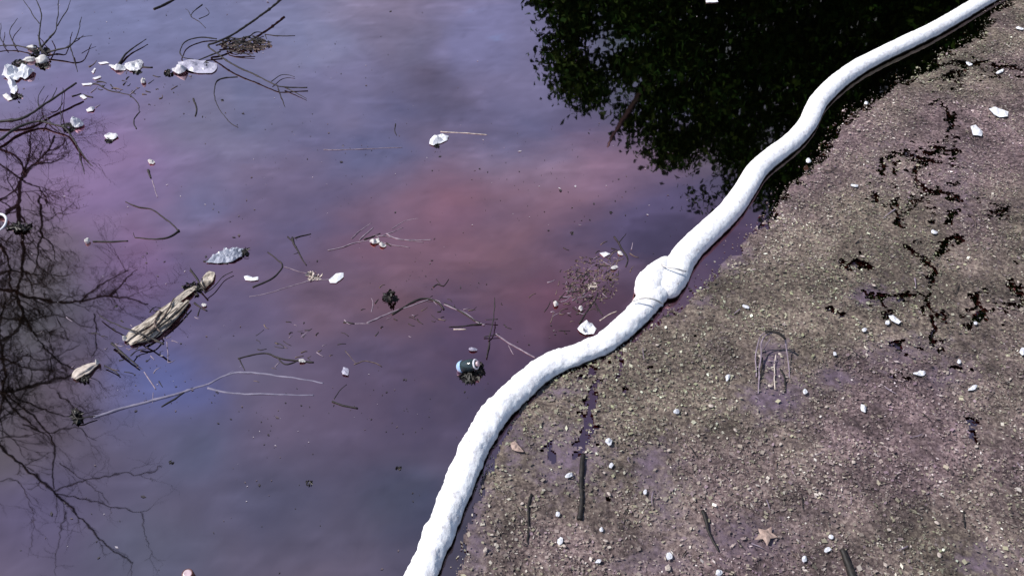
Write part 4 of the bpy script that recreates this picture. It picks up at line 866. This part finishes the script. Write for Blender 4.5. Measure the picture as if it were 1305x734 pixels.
for k, (x, y, rx, ry, lab) in enumerate([(1131,412,4,3,'small square white chip left of the slanted strip'),(1101,421,4,2.6,'white chip beside a dark pit left of the slanted strip'),(1235,82,5,2.4,'white chip in the upper right of the mat, in the bend above the pointed scrap'),
   (1274,92,7,2,'thin white sliver near the upper right corner'),(1300,37,6,2,'white sliver cut by the right edge near the top'),(1089,237,6,2.4,'oval white chip on the upper middle of the mat'),(1190,296,5,3,'white chip in the cracked part of the mat'),
   (1243,412,3,2.4,'white chip inside the dark hole at the right'),(950,391,6,2.4,'slim white chip on the mat right of the knot'),(714,689,4,6,'oval white chip on the mat low beside the lower boom'),(711,655,3.4,4,'white chip above the oval one'),
   (853,709,6,5,'round white chip below the middle of the mat'),(762,715,5,2.6,'flat white chip at the bottom left of the mat'),(776,563,4.4,5,'twisted white chip right of the long dark stick'),(779,593,3,4,'tiny white chip below the twisted one'),
   (822,627,2.6,4,'slim upright chip in the middle lower mat'),(916,729,5,5,'slanted white chip at the bottom edge'),(1055,700,6,4,'slanted white chip left of the thick black stick end'),(1025,712,3.4,4.6,'upright white chip left of the slanted one'),(1059,684,3.6,3.4,'small white chip above the slanted one'),
   (1172,476,8,4,'pale oval chip beside a dark pit at mid right'),(1240,494,8,3,'long pale chip at the right of the mat'),(1303,448,4,6,'white chip cut by the right edge'),(1100,521,4,7,'pale upright chip in the lower right of the mat'),
   (1026,499,3.4,5,'white chip right of the bent reeds'),(1064,451,2.8,3,'tiny white chip in the centre right of the mat'),(1222,461,3.4,2.6,'tiny white chip above a dark pit at far right'),(729,258,0,0,''),(862,525,4,4,'white chip on the mat in the middle, above the left part'),
   (952,308,0,0,''),(1030,205,4,5,'pale curled chip at the upper edge of the mat'),(1104,132,3,2.6,'white fleck where the mat meets the dark water'),(927,481,3,5,'upright pale chip left of the bent reeds'),(767,675,3,3,'pale fleck below the long dark stick'),(725,606,7,3,'curved pale chip left of the long dark stick')]):
    if rx == 0: continue
    chip('litter_chip', lab, 'litter', x, y, rx * .85, ry * .85, .02, M_white, base=.036)
rn = random.Random(77)
proto = None
for k in range(70):
    while True:
        x, y = rn.uniform(600, 1304), rn.uniform(20, 733)
        if in_poly(np.array([x]), np.array([y]), MAT_EDGE)[0] and float(seg_dist(np.array([x]), np.array([y]), MAT_EDGE[:-2])[0]) > 8: break
    if k < 4:
        o = chip('pale_fleck', 'tiny pale fleck, one of many strewn over the brown debris mat', 'fleck', x, y, 2.0, 1.3, .006, M_stalk, 'pale flecks strewn on the mat', base=0)
        base_ = [o] if k == 0 else base_ + [o]; o.location.z = .034
    else:
        s_o = base_[k % 4]; o = s_o.copy(); COL.objects.link(o); o.location = P(x, y); o.location.z = .034; o.rotation_euler.z = rn.uniform(0, 6.3)
        q = rn.uniform(.6, 1.5); o.scale = (q, q * rn.uniform(.4, 1), q)

rn = random.Random(99)                      # small twigs and leaf bits drifting on the open water
for (cx, cy, sx, sy, n, lab, grp) in [(170,440,60,38,46,'thin dark twig bit drifting around the rotten log','twig bits drifting round the rotten log'),
      (160,112,55,18,34,'thin dark twig bit drifting below the crumpled papers at upper left','twig bits drifting among the upper litter'),
      (540,395,75,22,34,'thin twig bit drifting near the arched brown branch','twig bits drifting near the arched branch'),
      (380,440,60,40,30,'thin twig bit drifting around the twig loop at centre left','twig bits drifting round the twig loop'),
      (742,368,34,44,55,'thin twig bit drifting in the reed litter by the boom','twig bits drifting by the reed litter')]:
    for k in range(n):
        x, y = cx + rn.gauss(0, sx * .6), cy + rn.gauss(0, sy * .6)
        if in_poly(np.array([x + 25]), np.array([y + 25]), MAT_EDGE)[0] or x < 6: continue
        a = rn.uniform(-.9, .9); l = rn.uniform(3, 13)
        o = from_bm('twig_bit', stem_bm([(x, y), (x + .5 * l * math.cos(a) + rn.uniform(-2, 2), y + .5 * l * math.sin(a) + rn.uniform(-1.5, 1.5)), (x + l * math.cos(a), y + l * math.sin(a))], rn.uniform(1.0, 2.2), .8, seed=k), rn.choice([M_twig, M_twig, M_twig_brown, M_pale]), None, True)
        origin_to(o, P(x, y)); tag(o, lab, 'twig', grp)
